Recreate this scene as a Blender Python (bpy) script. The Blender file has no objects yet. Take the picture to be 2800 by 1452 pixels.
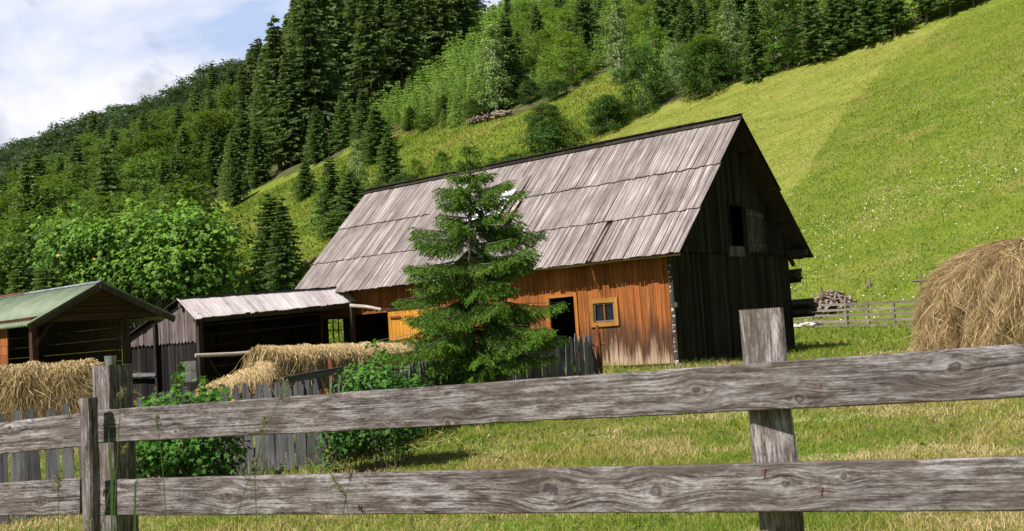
import bpy, math
import numpy as np
from mathutils import Matrix, Vector
R = math.radians
rng = np.random.default_rng(7)
sc = bpy.context.scene
COL = sc.collection
# ------------------------------------------------------------------ camera
F, PIT, ROLL, YAW = 3032.28, .06949, .06548, .69101
EYE = 1.5
_c, _s, _cr, _sr = math.cos(PIT), math.sin(PIT), math.cos(ROLL), math.sin(ROLL)
cam = bpy.data.cameras.new('camera'); camo = bpy.data.objects.new('camera', cam); COL.objects.link(camo)
right = Vector((_cr, _sr*_s, -_sr*_c)); up = Vector((_sr, -_cr*_s, _cr*_c)); fwd = Vector((0, _c, _s))
camo.matrix_world = Matrix(((right.x, up.x, -fwd.x, 0), (right.y, up.y, -fwd.y, 0), (right.z, up.z, -fwd.z, EYE), (0, 0, 0, 1)))
cam.sensor_width = 36; cam.lens = 36*F/2800; cam.clip_end = 5000; cam.clip_start = .1
cam.dof.use_dof = True; cam.dof.focus_distance = 20; cam.dof.aperture_fstop = 9
sc.camera = camo
# ------------------------------------------------------------------ light
SUN_AZ = (-.715, -.699); SUN_EL = R(48)
sun = bpy.data.lights.new('sun', 'SUN'); suno = bpy.data.objects.new('sun', sun); COL.objects.link(suno)
sun.energy = 5.0; sun.angle = R(.5); sun.color = (1, .95, .87)
to = Vector((SUN_AZ[0]*math.cos(SUN_EL), SUN_AZ[1]*math.cos(SUN_EL), math.sin(SUN_EL)))
suno.rotation_euler = to.to_track_quat('Z', 'Y').to_euler(); suno.location = to*100
w = bpy.data.worlds.new('World'); sc.world = w; w.use_nodes = True
nt = w.node_tree; nd = nt.nodes; nd.clear()
sky = nd.new('ShaderNodeTexSky'); sky.sky_type = 'NISHITA'; sky.sun_disc = False
sky.sun_elevation = SUN_EL; sky.sun_rotation = math.atan2(SUN_AZ[0], SUN_AZ[1])
bg1 = nd.new('ShaderNodeBackground'); bg1.inputs[1].default_value = .05; nt.links.new(sky.outputs[0], bg1.inputs[0])
tc = nd.new('ShaderNodeTexCoord')
def wnoise(scale, detail, off, sz=1.6, rough=.55):
    m = nd.new('ShaderNodeMapping'); m.inputs['Location'].default_value = off; m.inputs['Scale'].default_value = (1, 1, sz)
    nt.links.new(tc.outputs['Generated'], m.inputs[0])
    n = nd.new('ShaderNodeTexNoise'); n.inputs['Scale'].default_value = scale; n.inputs['Detail'].default_value = detail
    n.inputs['Roughness'].default_value = rough; n.inputs['Distortion'].default_value = .25
    nt.links.new(m.outputs[0], n.inputs['Vector']); return n.outputs['Fac']
def wramp(src, stops):
    r = nd.new('ShaderNodeValToRGB'); nt.links.new(src, r.inputs[0]); e = r.color_ramp.elements
    while len(e) < len(stops): e.new(.5)
    for k, (p, c) in enumerate(stops): e[k].position = p; e[k].color = (*c, 1)
    return r.outputs[0]
mask = wramp(wnoise(3.0, 7, (4.3, 1.2, .5)), [(.30, (0, 0, 0)), (.40, (1, 1, 1))])
vd = nd.new('ShaderNodeVectorMath'); vd.operation = 'DOT_PRODUCT'; nt.links.new(tc.outputs['Generated'], vd.inputs[0]); vd.inputs[1].default_value = (-.36, .88, .30)
bank = wramp(vd.outputs['Value'], [(.80, (0, 0, 0)), (.91, (1, 1, 1))])   # a bank of cloud over the left ridge, clear sky elsewhere
mm_ = nd.new('ShaderNodeMath'); mm_.operation = 'MULTIPLY'; nt.links.new(mask, mm_.inputs[0]); nt.links.new(bank, mm_.inputs[1]); mask = mm_.outputs[0]
ccol = wramp(wnoise(5.5, 6, (2.2, 7.3, 3.1)), [(.33, (.44, .55, .78)), (.44, (.68, .72, .85)), (.55, (.86, .86, .93))])
bg2 = nd.new('ShaderNodeBackground'); nt.links.new(ccol, bg2.inputs[0]); bg2.inputs[1].default_value = .80
mx = nd.new('ShaderNodeMixShader'); out = nd.new('ShaderNodeOutputWorld')
nt.links.new(mask, mx.inputs[0]); nt.links.new(bg1.outputs[0], mx.inputs[1]); nt.links.new(bg2.outputs[0], mx.inputs[2])
nt.links.new(mx.outputs[0], out.inputs[0])
sc.view_settings.view_transform = 'Standard'; sc.view_settings.look = 'None'
sc.view_settings.gamma = 1; sc.view_settings.exposure = .56
sc.cycles.max_bounces = 6; sc.cycles.diffuse_bounces = 3; sc.cycles.transmission_bounces = 4; sc.cycles.transparent_max_bounces = 4
# ------------------------------------------------------------------ pixel <-> world helpers (photo pixels, 2800 wide)
def ray(px, py):
    U = (px-1400)/F; V = (726-py)/F
    u = U*_cr+V*_sr; v = -U*_sr+V*_cr
    return np.array([u, _c-v*_s, _s+v*_c])
def at(px, py, d):
    r = ray(px, py); p = r*(d/r[1]); p[2] += EYE; return p
def proj(P):
    P = np.asarray(P, float); x, y, z = P[..., 0], P[..., 1], P[..., 2]-EYE
    d = y*_c+z*_s; u = x/d; v = (-y*_s+z*_c)/d
    return 1400+F*(u*_cr-v*_sr), 726-F*(u*_sr+v*_cr)
V_ = 2800/2576
c0 = lambda x, y: (V_*x, V_*y)
c1 = lambda x, y: (.3743*x, 952+.3743*y)
c2 = lambda x, y: (900+.3743*x, 952+.3743*y)
c4 = lambda x, y: (.3743*x, 480+.3743*y)
c5 = lambda x, y: (750+.3743*x, 480+.3743*y)
c6 = lambda x, y: (1400+.4266*x, 480+.4266*y)
c7 = lambda x, y: (2050+.3743*x, 500+.3743*y)
c8 = lambda x, y: (350+.3294*x, 760+.3294*y)
c9 = lambda x, y: (1850+.4731*x, 820+.4731*y)
def softmax(a, b, k): m = np.maximum(a, b); return m+k*np.log(np.exp((a-m)/k)+np.exp((b-m)/k))-0
def terrain(x, y):
    x = np.asarray(x, float); y = np.asarray(y, float)
    near = .2+.026*(np.clip(y, -20, 1e9)-7.6)
    near = near+.03*np.sin(x*.9+y*.5)*np.cos(y*.7)*np.clip((y-8)/8, 0, 1)
    near = near+.03*np.clip(x, -10, 0)*np.clip(y/12, 0, 1)
    yy = y-30*np.log1p(np.exp(np.clip((y-400)/30, -50, 50)))
    hill = .385*x+.365*yy-22.4-np.maximum(y-470, 0)*.1
    hill = hill+np.clip(y-180, 0, 240)*.055*np.clip((-x-25)/60, 0, 1)
    hill = hill+np.clip(-x-110, 0, 90)*.13*np.clip((y-200)/150, 0, 1)
    hf = np.clip((y-60)/30, 0, 1)
    hill = hill+hf*(.5*np.sin(x*.11+1)*np.sin(y*.09)+.8*np.sin(x*.035+y*.05)+.25*np.sin(x*.31+y*.2)*np.sin(y*.27)+.10*np.sin(x*.9+y*.35+1)*np.sin(y*.8+x*.2)+.05*np.sin(y*1.7-x*.5)*np.sin(x*.33+y*.1))
    return softmax(near, hill, .25)
def ground_at(px, py):
    r = ray(px, py); ds = np.concatenate([np.arange(4, 60, .1), np.arange(60, 600, .5)])
    P = ds[:, None]*r/r[1]; z = P[:, 2]+EYE-terrain(P[:, 0], P[:, 1])
    k = int(np.argmax(z < 0)) if (z < 0).any() else len(ds)-1
    p = P[k].copy(); p[2] = terrain(p[0], p[1]); return p
def inpoly(x, y, poly):
    r = np.zeros(np.shape(x), bool); n = len(poly); j = n-1
    for i in range(n):
        xi, yi = poly[i]; xj, yj = poly[j]
        if yi != yj:
            c = ((yi > y) != (yj > y)) & (x < (xj-xi)*(y-yi)/(yj-yi)+xi); r ^= c
        j = i
    return r
# ------------------------------------------------------------------ mesh builder
ORG = {}
def setup(o, label=None, cat=None, group=None, kind=None):
    if label: o['label'] = label
    if cat: o['category'] = cat
    if group: o['group'] = group
    if kind: o['kind'] = kind
    return o
def thing(name, loc, label, cat, group=None, rz=0):
    o = bpy.data.objects.new(name, None); COL.objects.link(o); o.location = loc; o.rotation_euler.z = rz
    o.empty_display_size = .2; ORG[o.name] = np.array(loc, float)
    return setup(o, label, cat, group)
def raw_mesh(name, V, Q=None, T=None, rnd=None, uv=None, mats=(), midx=None, smooth=False):
    V = np.asarray(V, np.float32); me = bpy.data.meshes.new(name)
    Q = np.zeros((0, 4), np.int32) if Q is None or len(Q) == 0 else np.asarray(Q, np.int32)
    T = np.zeros((0, 3), np.int32) if T is None or len(T) == 0 else np.asarray(T, np.int32)
    nq, ntr = len(Q), len(T)
    me.vertices.add(len(V)); me.vertices.foreach_set('co', V.ravel())
    li = np.concatenate([Q.ravel(), T.ravel()]); me.loops.add(len(li)); me.loops.foreach_set('vertex_index', li)
    me.polygons.add(nq+ntr)
    st = np.concatenate([np.arange(nq)*4, nq*4+np.arange(ntr)*3]).astype(np.int32)
    me.polygons.foreach_set('loop_start', st)
    try: me.polygons.foreach_set('loop_total', np.concatenate([np.full(nq, 4), np.full(ntr, 3)]).astype(np.int32))
    except Exception: pass
    if midx is not None: me.polygons.foreach_set('material_index', np.asarray(midx, np.int32))
    me.polygons.foreach_set('use_smooth', np.full(nq+ntr, smooth))
    if rnd is not None:
        a = me.attributes.new('rnd', 'FLOAT', 'FACE'); a.data.foreach_set('value', np.asarray(rnd, np.float32))
    if uv is not None:
        l = me.uv_layers.new(name='UVMap'); l.data.foreach_set('uv', np.asarray(uv, np.float32).ravel())
    for m in mats: me.materials.append(m)
    me.update(calc_edges=True); me.validate(); return me
def link(name, me, parent=None):
    o = bpy.data.objects.new(name, me); COL.objects.link(o)
    if parent: o.parent = parent
    return o
class MB:
    def __init__(s): s.v = []; s.f = []; s.uv = []; s.r = []
    def poly(s, pts, uvs, rnd=0.5):
        b = len(s.v); s.v += [tuple(p) for p in pts]; s.f.append(tuple(range(b, b+len(pts)))); s.uv += [tuple(u) for u in uvs]; s.r.append(rnd)
    def slab(s, TL, TR, BR, BL, n, th, off=0, rnd=None, saw=0):
        "board with face corners TL TR BR BL, outward normal n; grain runs TL->BL"
        rnd = rng.random() if rnd is None else rnd
        TL, TR, BR, BL, n = [np.asarray(q, float) for q in (TL, TR, BR, BL, n)]
        n = n/np.linalg.norm(n); o = rng.random()*37; ov = rng.random()*17
        L = np.linalg.norm(BL-TL); W = np.linalg.norm(TR-TL)
        f = [TL, TR, BR, BL]; fu = [(o, ov), (o, ov+W), (o+L, ov+W), (o+L, ov)]
        if saw:
            d = (BL-TL)/max(L, 1e-6)
            f = [TL, TR, BR, (BL+BR)/2+d*saw, BL]; fu = [(o, ov), (o, ov+W), (o+L, ov+W), (o+L+saw, ov+W/2), (o+L, ov)]
        A = [p+n*off for p in f]; B = [p+n*(off-th) for p in f]
        s.poly(A[::-1], fu[::-1], rnd); s.poly(B, fu, rnd)
        k = len(f)
        for i in range(k):
            j = (i+1) % k
            s.poly([A[i], A[j], B[j], B[i]], [fu[i], fu[j], (fu[j][0], fu[j][1]+th), (fu[i][0], fu[i][1]+th)], rnd)
    def beam(s, a, b, w, h, up=(0, 0, 1), rnd=None):
        "squared timber from a to b"
        a = np.asarray(a, float); b = np.asarray(b, float); d = (b-a)/np.linalg.norm(b-a); up = np.asarray(up, float)
        x = np.cross(d, up); x /= np.linalg.norm(x); z = np.cross(x, d)
        s.slab(a-x*w/2+z*h/2, a+x*w/2+z*h/2, b+x*w/2+z*h/2, b-x*w/2+z*h/2, z, h, 0, rnd)
    def tube(s, pts, rad, n=8, rnd=None):
        rnd = rng.random() if rnd is None else rnd
        pts = [np.asarray(p, float) for p in pts]; rad = [rad]*len(pts) if np.isscalar(rad) else rad
        o = rng.random()*30; rings = []; L = 0
        for i, p in enumerate(pts):
            d = pts[min(i+1, len(pts)-1)]-pts[max(i-1, 0)]; d = d/np.linalg.norm(d)
            a = np.cross(d, (0, 0, 1) if abs(d[2]) < .9 else (1, 0, 0)); a /= np.linalg.norm(a); b = np.cross(d, a)
            if i: L += np.linalg.norm(p-pts[i-1])
            rings.append(([p+rad[i]*(math.cos(t)*a+math.sin(t)*b) for t in np.arange(n)/n*2*math.pi], L))
        for (r0, l0), (r1, l1) in zip(rings, rings[1:]):
            for i in range(n):
                j = (i+1) % n; v = i*rad[0]*2*math.pi/n; v2 = (i+1)*rad[0]*2*math.pi/n
                s.poly([r0[i], r1[i], r1[j], r0[j]], [(o+l0, v), (o+l1, v), (o+l1, v2), (o+l0, v2)], rnd)
        for r, l, fl in ((rings[0][0], 0, 1), (rings[-1][0], L, 0)):
            q = r if fl else r[::-1]; s.poly(q, [(o+l+.02*k, .1*k) for k in range(n)], rnd)
    def build(s, name, mat, parent=None, world=True, bevel=0):
        me = bpy.data.meshes.new(name); V = np.array(s.v, float).reshape(-1, 3)
        root = parent
        while root is not None and root.parent is not None: root = root.parent
        if root is not None and world: V = V-ORG[root.name]
        me.from_pydata(V.tolist(), [], s.f)
        l = me.uv_layers.new(name='UVMap'); l.data.foreach_set('uv', np.array(s.uv, np.float32).ravel())
        a = me.attributes.new('rnd', 'FLOAT', 'FACE'); a.data.foreach_set('value', np.array(s.r, np.float32))
        for m in (mat if isinstance(mat, (list, tuple)) else [mat]): me.materials.append(m)
        return link(name, me, parent)
# ------------------------------------------------------------------ materials
class N:
    def __init__(s, name):
        s.m = bpy.data.materials.new(name); s.m.use_nodes = True; s.t = s.m.node_tree; s.t.nodes.clear()
        s.out = s.t.nodes.new('ShaderNodeOutputMaterial')
    def put(s, sock, v):
        if v is None: return
        if isinstance(v, bpy.types.NodeSocket): s.t.links.new(v, sock)
        elif hasattr(sock, 'default_value'):
            if isinstance(v, (tuple, list)) and len(v) == 3 and sock.type == 'RGBA': v = (*v, 1)
            sock.default_value = v
    def math(s, op, a, b=None, c=None, clamp=False):
        n = s.t.nodes.new('ShaderNodeMath'); n.operation = op; n.use_clamp = clamp
        for k, v in enumerate((a, b, c)): s.put(n.inputs[k], v)
        return n.outputs[0]
    def mix(s, f, a, b, mode='MIX'):
        n = s.t.nodes.new('ShaderNodeMix'); n.data_type = 'RGBA'; n.blend_type = mode
        s.put(n.inputs[0], f); s.put(n.inputs[6], a); s.put(n.inputs[7], b); return n.outputs[2]
    def noise(s, vec, scale=1, detail=4, rough=.55, dist=0):
        n = s.t.nodes.new('ShaderNodeTexNoise'); s.put(n.inputs['Vector'], vec); s.put(n.inputs['Scale'], scale)
        s.put(n.inputs['Detail'], detail); s.put(n.inputs['Roughness'], rough); s.put(n.inputs['Distortion'], dist); return n.outputs['Fac']
    def ramp(s, f, *st):
        n = s.t.nodes.new('ShaderNodeValToRGB'); s.put(n.inputs[0], f); e = n.color_ramp.elements
        while len(e) < len(st): e.new(.5)
        for k, (p, c) in enumerate(st):
            e[k].position = p; e[k].color = (*c, 1) if isinstance(c, (tuple, list)) else (c, c, c, 1)
        return n.outputs[0]
    def map(s, vec, sc_, loc=(0, 0, 0)):
        n = s.t.nodes.new('ShaderNodeMapping'); s.put(n.inputs['Vector'], vec); n.inputs['Scale'].default_value = sc_; n.inputs['Location'].default_value = loc
        return n.outputs[0]
    def uv(s): return s.t.nodes.new('ShaderNodeTexCoord').outputs['UV']
    def obj(s): return s.t.nodes.new('ShaderNodeTexCoord').outputs['Object']
    def pos(s): return s.t.nodes.new('ShaderNodeNewGeometry').outputs['Position']
    def attr(s, n_, o='Fac'):
        n = s.t.nodes.new('ShaderNodeAttribute'); n.attribute_name = n_; return n.outputs[o]
    def sep(s, v):
        n = s.t.nodes.new('ShaderNodeSeparateXYZ'); s.put(n.inputs[0], v); return n.outputs
    def comb(s, x, y, z):
        n = s.t.nodes.new('ShaderNodeCombineXYZ')
        for k, v in enumerate((x, y, z)): s.put(n.inputs[k], v)
        return n.outputs[0]
    def orand(s): return s.t.nodes.new('ShaderNodeObjectInfo').outputs['Random']
    def bump(s, h, st=.3, dist=.01):
        n = s.t.nodes.new('ShaderNodeBump'); s.put(n.inputs['Height'], h); n.inputs['Strength'].default_value = st; n.inputs['Distance'].default_value = dist
        return n.outputs[0]
    def pbsdf(s, col, rough=.8, spec=.2, normal=None, metal=0):
        n = s.t.nodes.new('ShaderNodeBsdfPrincipled'); s.put(n.inputs['Base Color'], col); s.put(n.inputs['Roughness'], rough)
        s.put(n.inputs['Specular IOR Level'], spec); s.put(n.inputs['Metallic'], metal)
        if normal is not None: s.put(n.inputs['Normal'], normal)
        return n.outputs[0]
    def fin(s, sh): s.t.links.new(sh, s.out.inputs[0]); return s.m
def wood(name, dark, light, spread=.35, vs=26, us=1.1, stain=None, stain_amt=.5, bump=.35, rough=.85, knots=True, svs=3.5):
    n = N(name); uv = n.uv(); r = n.attr('rnd')
    g = n.noise(n.map(uv, (us, vs, 1)), 1, 6, .65, .35)
    fine = n.noise(n.map(uv, (us*4, vs*5, 1), (3, 8, 0)), 1, 3, .6)
    gg = n.math('ADD', n.math('MULTIPLY', g, .7), n.math('MULTIPLY', fine, .3))
    col = n.mix(n.ramp(gg, (.36, 0), (.62, 1)), dark, light)
    if stain:
        st = n.ramp(n.noise(n.map(uv, (.9, svs, 1), (9, 1, 0)), 1, 5, .6), (.48, 0), (.66, 1))
        col = n.mix(n.math('MULTIPLY', st, stain_amt), col, stain)
    if knots:
        vo = n.t.nodes.new('ShaderNodeTexVoronoi'); n.put(vo.inputs['Vector'], n.map(uv, (2.2, 6.0, 1), (4, 2, 0))); n.put(vo.inputs['Scale'], 1.0)
        kn = n.ramp(vo.outputs['Distance'], (.05, 1), (.10, 0)); col = n.mix(n.math('MULTIPLY', kn, .55), col, tuple(q*.45 for q in dark))
    br = n.math('ADD', n.math('MULTIPLY', r, spread*2), 1-spread)
    col = n.mix(1.0, col, n.comb(br, br, br), 'MULTIPLY')
    col = n.mix(1.0, col, n.ramp(n.noise(n.obj(), 1.1, 6, .65), (.34, (.78, .76, .73)), (.5, (.97, .97, .96)), (.66, (1.12, 1.11, 1.09))), 'MULTIPLY')
    return n, col, n.pbsdf(col, rough, .15, n.bump(gg, bump, .006)), gg
def wood_m(*a, **k): n, c, s, g = wood(*a, **k); return n.fin(s)
M = {}
M['roof'] = wood_m('weathered_grey_boards', (.070, .053, .050), (.305, .258, .250), .22, 34, .45, (.46, .42, .42), .6, svs=15)
M['roof2'] = wood_m('pale_grey_boards', (.42, .37, .38), (.76, .69, .70), .14, 20, .8, (.20, .17, .16), .4)
M['black'] = wood_m('tarred_black_boards', (.0045, .0042, .0046), (.030, .026, .026), .6, 26, .6, (.06, .048, .038), .45, svs=12)
M['dark'] = wood_m('old_dark_timber', (.018, .014, .012), (.07, .052, .042), .4, 20, 1.0)
M['darkred'] = wood_m('dark_brown_boards', (.02, .011, .008), (.075, .036, .022), .3, 20, 1.0)
M['brownboard'] = wood_m('red_brown_boards', (.12, .035, .012), (.34, .12, .04), .2, 20, 1.0)
M['cap'] = wood_m('black_ridge_shade_boards', (.010, .009, .008), (.045, .038, .03), .4, 18, 1.0)  # near black painted in for the shade along the ridge
M['greyplank'] = wood_m('grey_brown_wall_boards', (.055, .042, .042), (.24, .19, .185), .35, 22, 1.0, (.035, .03, .03), .6)
M['picket'] = wood_m('dark_grey_pickets', (.030, .030, .033), (.15, .147, .157), .35, 24, 1.3, (.26, .255, .26), .35)
M['pale'] = wood_m('pale_weathered_pole', (.17, .14, .12), (.48, .42, .37), .2, 14, 1.4, knots=False)
M['farfence'] = wood_m('weathered_fence_wood', (.09, .072, .062), (.26, .22, .19), .25, 24, 1.2)
M['log'] = wood_m('dark_split_logs', (.022, .018, .016), (.11, .085, .07), .4, 20, 1.5)
M['debris'] = wood_m('pale_broken_boards', (.09, .06, .05), (.45, .36, .31), .45, 20, 1.5)
M['bark'] = wood_m('spruce_bark', (.05, .038, .030), (.24, .20, .17), .2, 10, 2, knots=False)
M['birchbark'] = wood_m('birch_bark', (.12, .10, .09), (.62, .58, .52), .1, 5, 9, knots=False)
M['yellowtrim'] = wood_m('ochre_painted_frame', (.21, .09, .02), (.40, .20, .048), .15, 18, 1.4, (.24, .11, .03), .4, knots=False)
M['shutter'] = wood_m('grey_black_shutter_boards', (.018, .018, .02), (.10, .098, .10), .35, 22, 1.0, (.19, .18, .18), .4)
# orange wall: boards bleach grey and stain black towards the ground
n, col, sh, gg = wood('orange_stained_boards', (.115, .036, .011), (.36, .115, .027), .2, 34, .6, (.38, .15, .042), .45, svs=10)
ob = n.obj(); z = n.sep(ob)[2]
nz = n.noise(n.map(ob, (7, 7, .55)), 1, 6, .7)
zz = n.math('ADD', z, n.math('MULTIPLY', n.math('SUBTRACT', nz, .5), 2.4))
blk = n.ramp(n.math('MULTIPLY', zz, .6), (.06, 0), (.24, 1), (.50, 1), (.84, 0)); col = n.mix(n.math('MULTIPLY', blk, .86), col, (.05, .028, .018))
pal = n.ramp(zz, (.15, 1), (.52, 0)); col = n.mix(n.math('MULTIPLY', pal, .85), col, n.mix(gg, (.22, .15, .10), (.58, .45, .33)))
M['orange'] = n.fin(n.pbsdf(col, .75, .2, n.bump(gg, .3, .006)))
M['orangetrim'] = wood_m('worn_orange_frame', (.20, .07, .015), (.38, .16, .035), .2, 22, 1.0)
M['yellow'] = wood_m('golden_yellow_boards', (.36, .14, .018), (.58, .28, .042), .12, 24, .8)
def glass():
    n = N('dim_window_glass'); ob = n.obj()
    g = n.t.nodes.new('ShaderNodeBsdfGlass'); g.inputs['Roughness'].default_value = .02; g.inputs['IOR'].default_value = 1.05
    d = n.pbsdf((.012, .013, .016), .08, .5, n.bump(n.noise(ob, 9, 3, .5, 1.5), .35, .05))
    return n.fin(d)
M['glass'] = glass()
def clear():
    n = N('clear_window_glass'); a = n.t.nodes.new('ShaderNodeBsdfTransparent'); a.inputs[0].default_value = (.9, .93, .92, 1)
    b = n.t.nodes.new('ShaderNodeBsdfGlossy'); b.inputs['Roughness'].default_value = .05
    m = n.t.nodes.new('ShaderNodeMixShader'); m.inputs[0].default_value = .06
    n.t.links.new(a.outputs[0], m.inputs[1]); n.t.links.new(b.outputs[0], m.inputs[2]); return n.fin(m.outputs[0])
M['clear'] = clear()
def plain(name, c1_, c2_, sc_=8, rough=.8, metal=0, bump=.3):
    n = N(name); f = n.noise(n.obj(), sc_, 5, .6); return n.fin(n.pbsdf(n.mix(n.ramp(f, (.35, 0), (.65, 1)), c1_, c2_), rough, .3, n.bump(f, bump, .01), metal))
M['stone'] = plain('pale_limewashed_stone', (.32, .27, .22), (.72, .66, .58), 6)
M['greystone'] = plain('grey_field_stone', (.05, .05, .048), (.24, .23, .21), 6)
M['rust'] = plain('rusty_iron', (.10, .028, .012), (.26, .075, .03), 12, .8, .2)
M['zinc'] = plain('dull_zinc', (.18, .19, .20), (.42, .43, .45), 6, .45, .6)
M['whitesheet'] = plain('white_painted_sheet', (.62, .62, .64), (.82, .82, .84), 3, .5)
M['pinkboard'] = plain('faded_pink_board', (.30, .20, .20), (.42, .31, .31), 5)
M['orangepatch'] = plain('flaked_orange_board', (.42, .12, .05), (.62, .26, .14), 9)
def greenmetal():
    n = N('green_corrugated_sheet'); ob = n.obj(); f = n.noise(ob, 2.5, 5, .6); r = n.attr('rnd')
    col = n.mix(n.ramp(f, (.35, 0), (.65, 1)), (.15, .195, .125), (.235, .28, .195))
    return n.fin(n.pbsdf(col, .5, .35, n.bump(f, .15, .01), 0))
M['green'] = greenmetal()
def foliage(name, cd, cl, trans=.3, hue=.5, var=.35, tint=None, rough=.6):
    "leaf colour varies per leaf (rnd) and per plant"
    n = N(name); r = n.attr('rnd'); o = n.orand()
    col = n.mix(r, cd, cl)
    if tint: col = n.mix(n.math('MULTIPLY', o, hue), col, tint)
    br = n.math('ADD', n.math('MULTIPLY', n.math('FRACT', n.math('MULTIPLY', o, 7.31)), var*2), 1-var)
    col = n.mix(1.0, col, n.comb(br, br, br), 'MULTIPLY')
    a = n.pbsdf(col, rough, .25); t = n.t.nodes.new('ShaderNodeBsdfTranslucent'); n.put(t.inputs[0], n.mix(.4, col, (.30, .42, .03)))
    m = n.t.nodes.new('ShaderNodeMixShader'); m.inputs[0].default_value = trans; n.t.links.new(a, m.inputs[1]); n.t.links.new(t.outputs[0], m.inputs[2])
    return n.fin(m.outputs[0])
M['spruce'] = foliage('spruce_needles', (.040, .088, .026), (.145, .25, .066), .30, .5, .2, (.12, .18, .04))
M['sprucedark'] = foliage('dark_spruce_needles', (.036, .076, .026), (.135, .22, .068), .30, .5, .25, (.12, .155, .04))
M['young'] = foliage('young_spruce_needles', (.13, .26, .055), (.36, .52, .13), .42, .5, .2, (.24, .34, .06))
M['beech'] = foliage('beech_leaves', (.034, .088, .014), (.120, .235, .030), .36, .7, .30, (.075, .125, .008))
M['beechdark'] = foliage('cloud_shade_beech_leaves', (.024, .052, .024), (.065, .115, .045), .2, .6, .2, (.025, .055, .03))  # cloud shadow over the far ridge put into this darker, bluer leaf colour
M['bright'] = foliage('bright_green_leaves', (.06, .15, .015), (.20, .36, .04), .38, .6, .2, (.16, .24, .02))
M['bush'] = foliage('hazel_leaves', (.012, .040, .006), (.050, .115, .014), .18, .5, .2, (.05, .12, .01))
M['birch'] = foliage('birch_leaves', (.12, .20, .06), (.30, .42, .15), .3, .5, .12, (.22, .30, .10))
M['herospruce'] = foliage('fresh_spruce_needles', (.014, .046, .006), (.18, .34, .038), .15, .0, .0)
M['maple'] = foliage('maple_leaves', (.035, .105, .010), (.19, .36, .035), .32, .0, .0)
M['currant'] = foliage('currant_leaves', (.014, .058, .007), (.085, .23, .022), .3, .0, .0)
def colramp(name, stops, trans=.2, nscale=None, rough=.7):
    n = N(name); col = n.ramp(n.attr('rnd'), *stops)
    a = n.pbsdf(col, rough, .2); t = n.t.nodes.new('ShaderNodeBsdfTranslucent'); n.put(t.inputs[0], col)
    m = n.t.nodes.new('ShaderNodeMixShader'); m.inputs[0].default_value = trans; n.t.links.new(a, m.inputs[1]); n.t.links.new(t.outputs[0], m.inputs[2])
    return n.fin(m.outputs[0])
M['hay'] = colramp('dry_hay', [(0, (.10, .065, .026)), (.25, (.28, .195, .088)), (.6, (.56, .42, .21)), (.9, (.80, .65, .38)), (1, (.90, .78, .52))], .15)
M['hayold'] = colramp('old_brown_hay', [(0, (.07, .042, .020)), (.25, (.22, .145, .068)), (.6, (.44, .32, .155)), (.88, (.66, .50, .27)), (1, (.82, .66, .40))], .12)
M['blade'] = colramp('grass_blades', [(0, (.065, .130, .011)), (.3, (.158, .238, .021)), (.5, (.238, .278, .038)), (.65, (.305, .285, .060)), (.8, (.40, .30, .11)), (1, (.60, .48, .26))], .3)
M['tall'] = colramp('tall_grass_stems', [(0, (.05, .11, .02)), (.5, (.12, .17, .045)), (1, (.26, .24, .11))], .3)
M['petal'] = colramp('white_petals', [(0, (.80, .80, .78)), (.84, (.86, .86, .82)), (.86, (.80, .50, .02)), (1, (.80, .45, .02))], .2)
n = N('red_berries'); M['berry'] = n.fin(n.pbsdf((.55, .02, .01), .3, .5))
n = N('faded_maple_leaf'); M['oldleaf'] = n.fin(n.pbsdf((.55, .30, .06), .6, .3))
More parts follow.
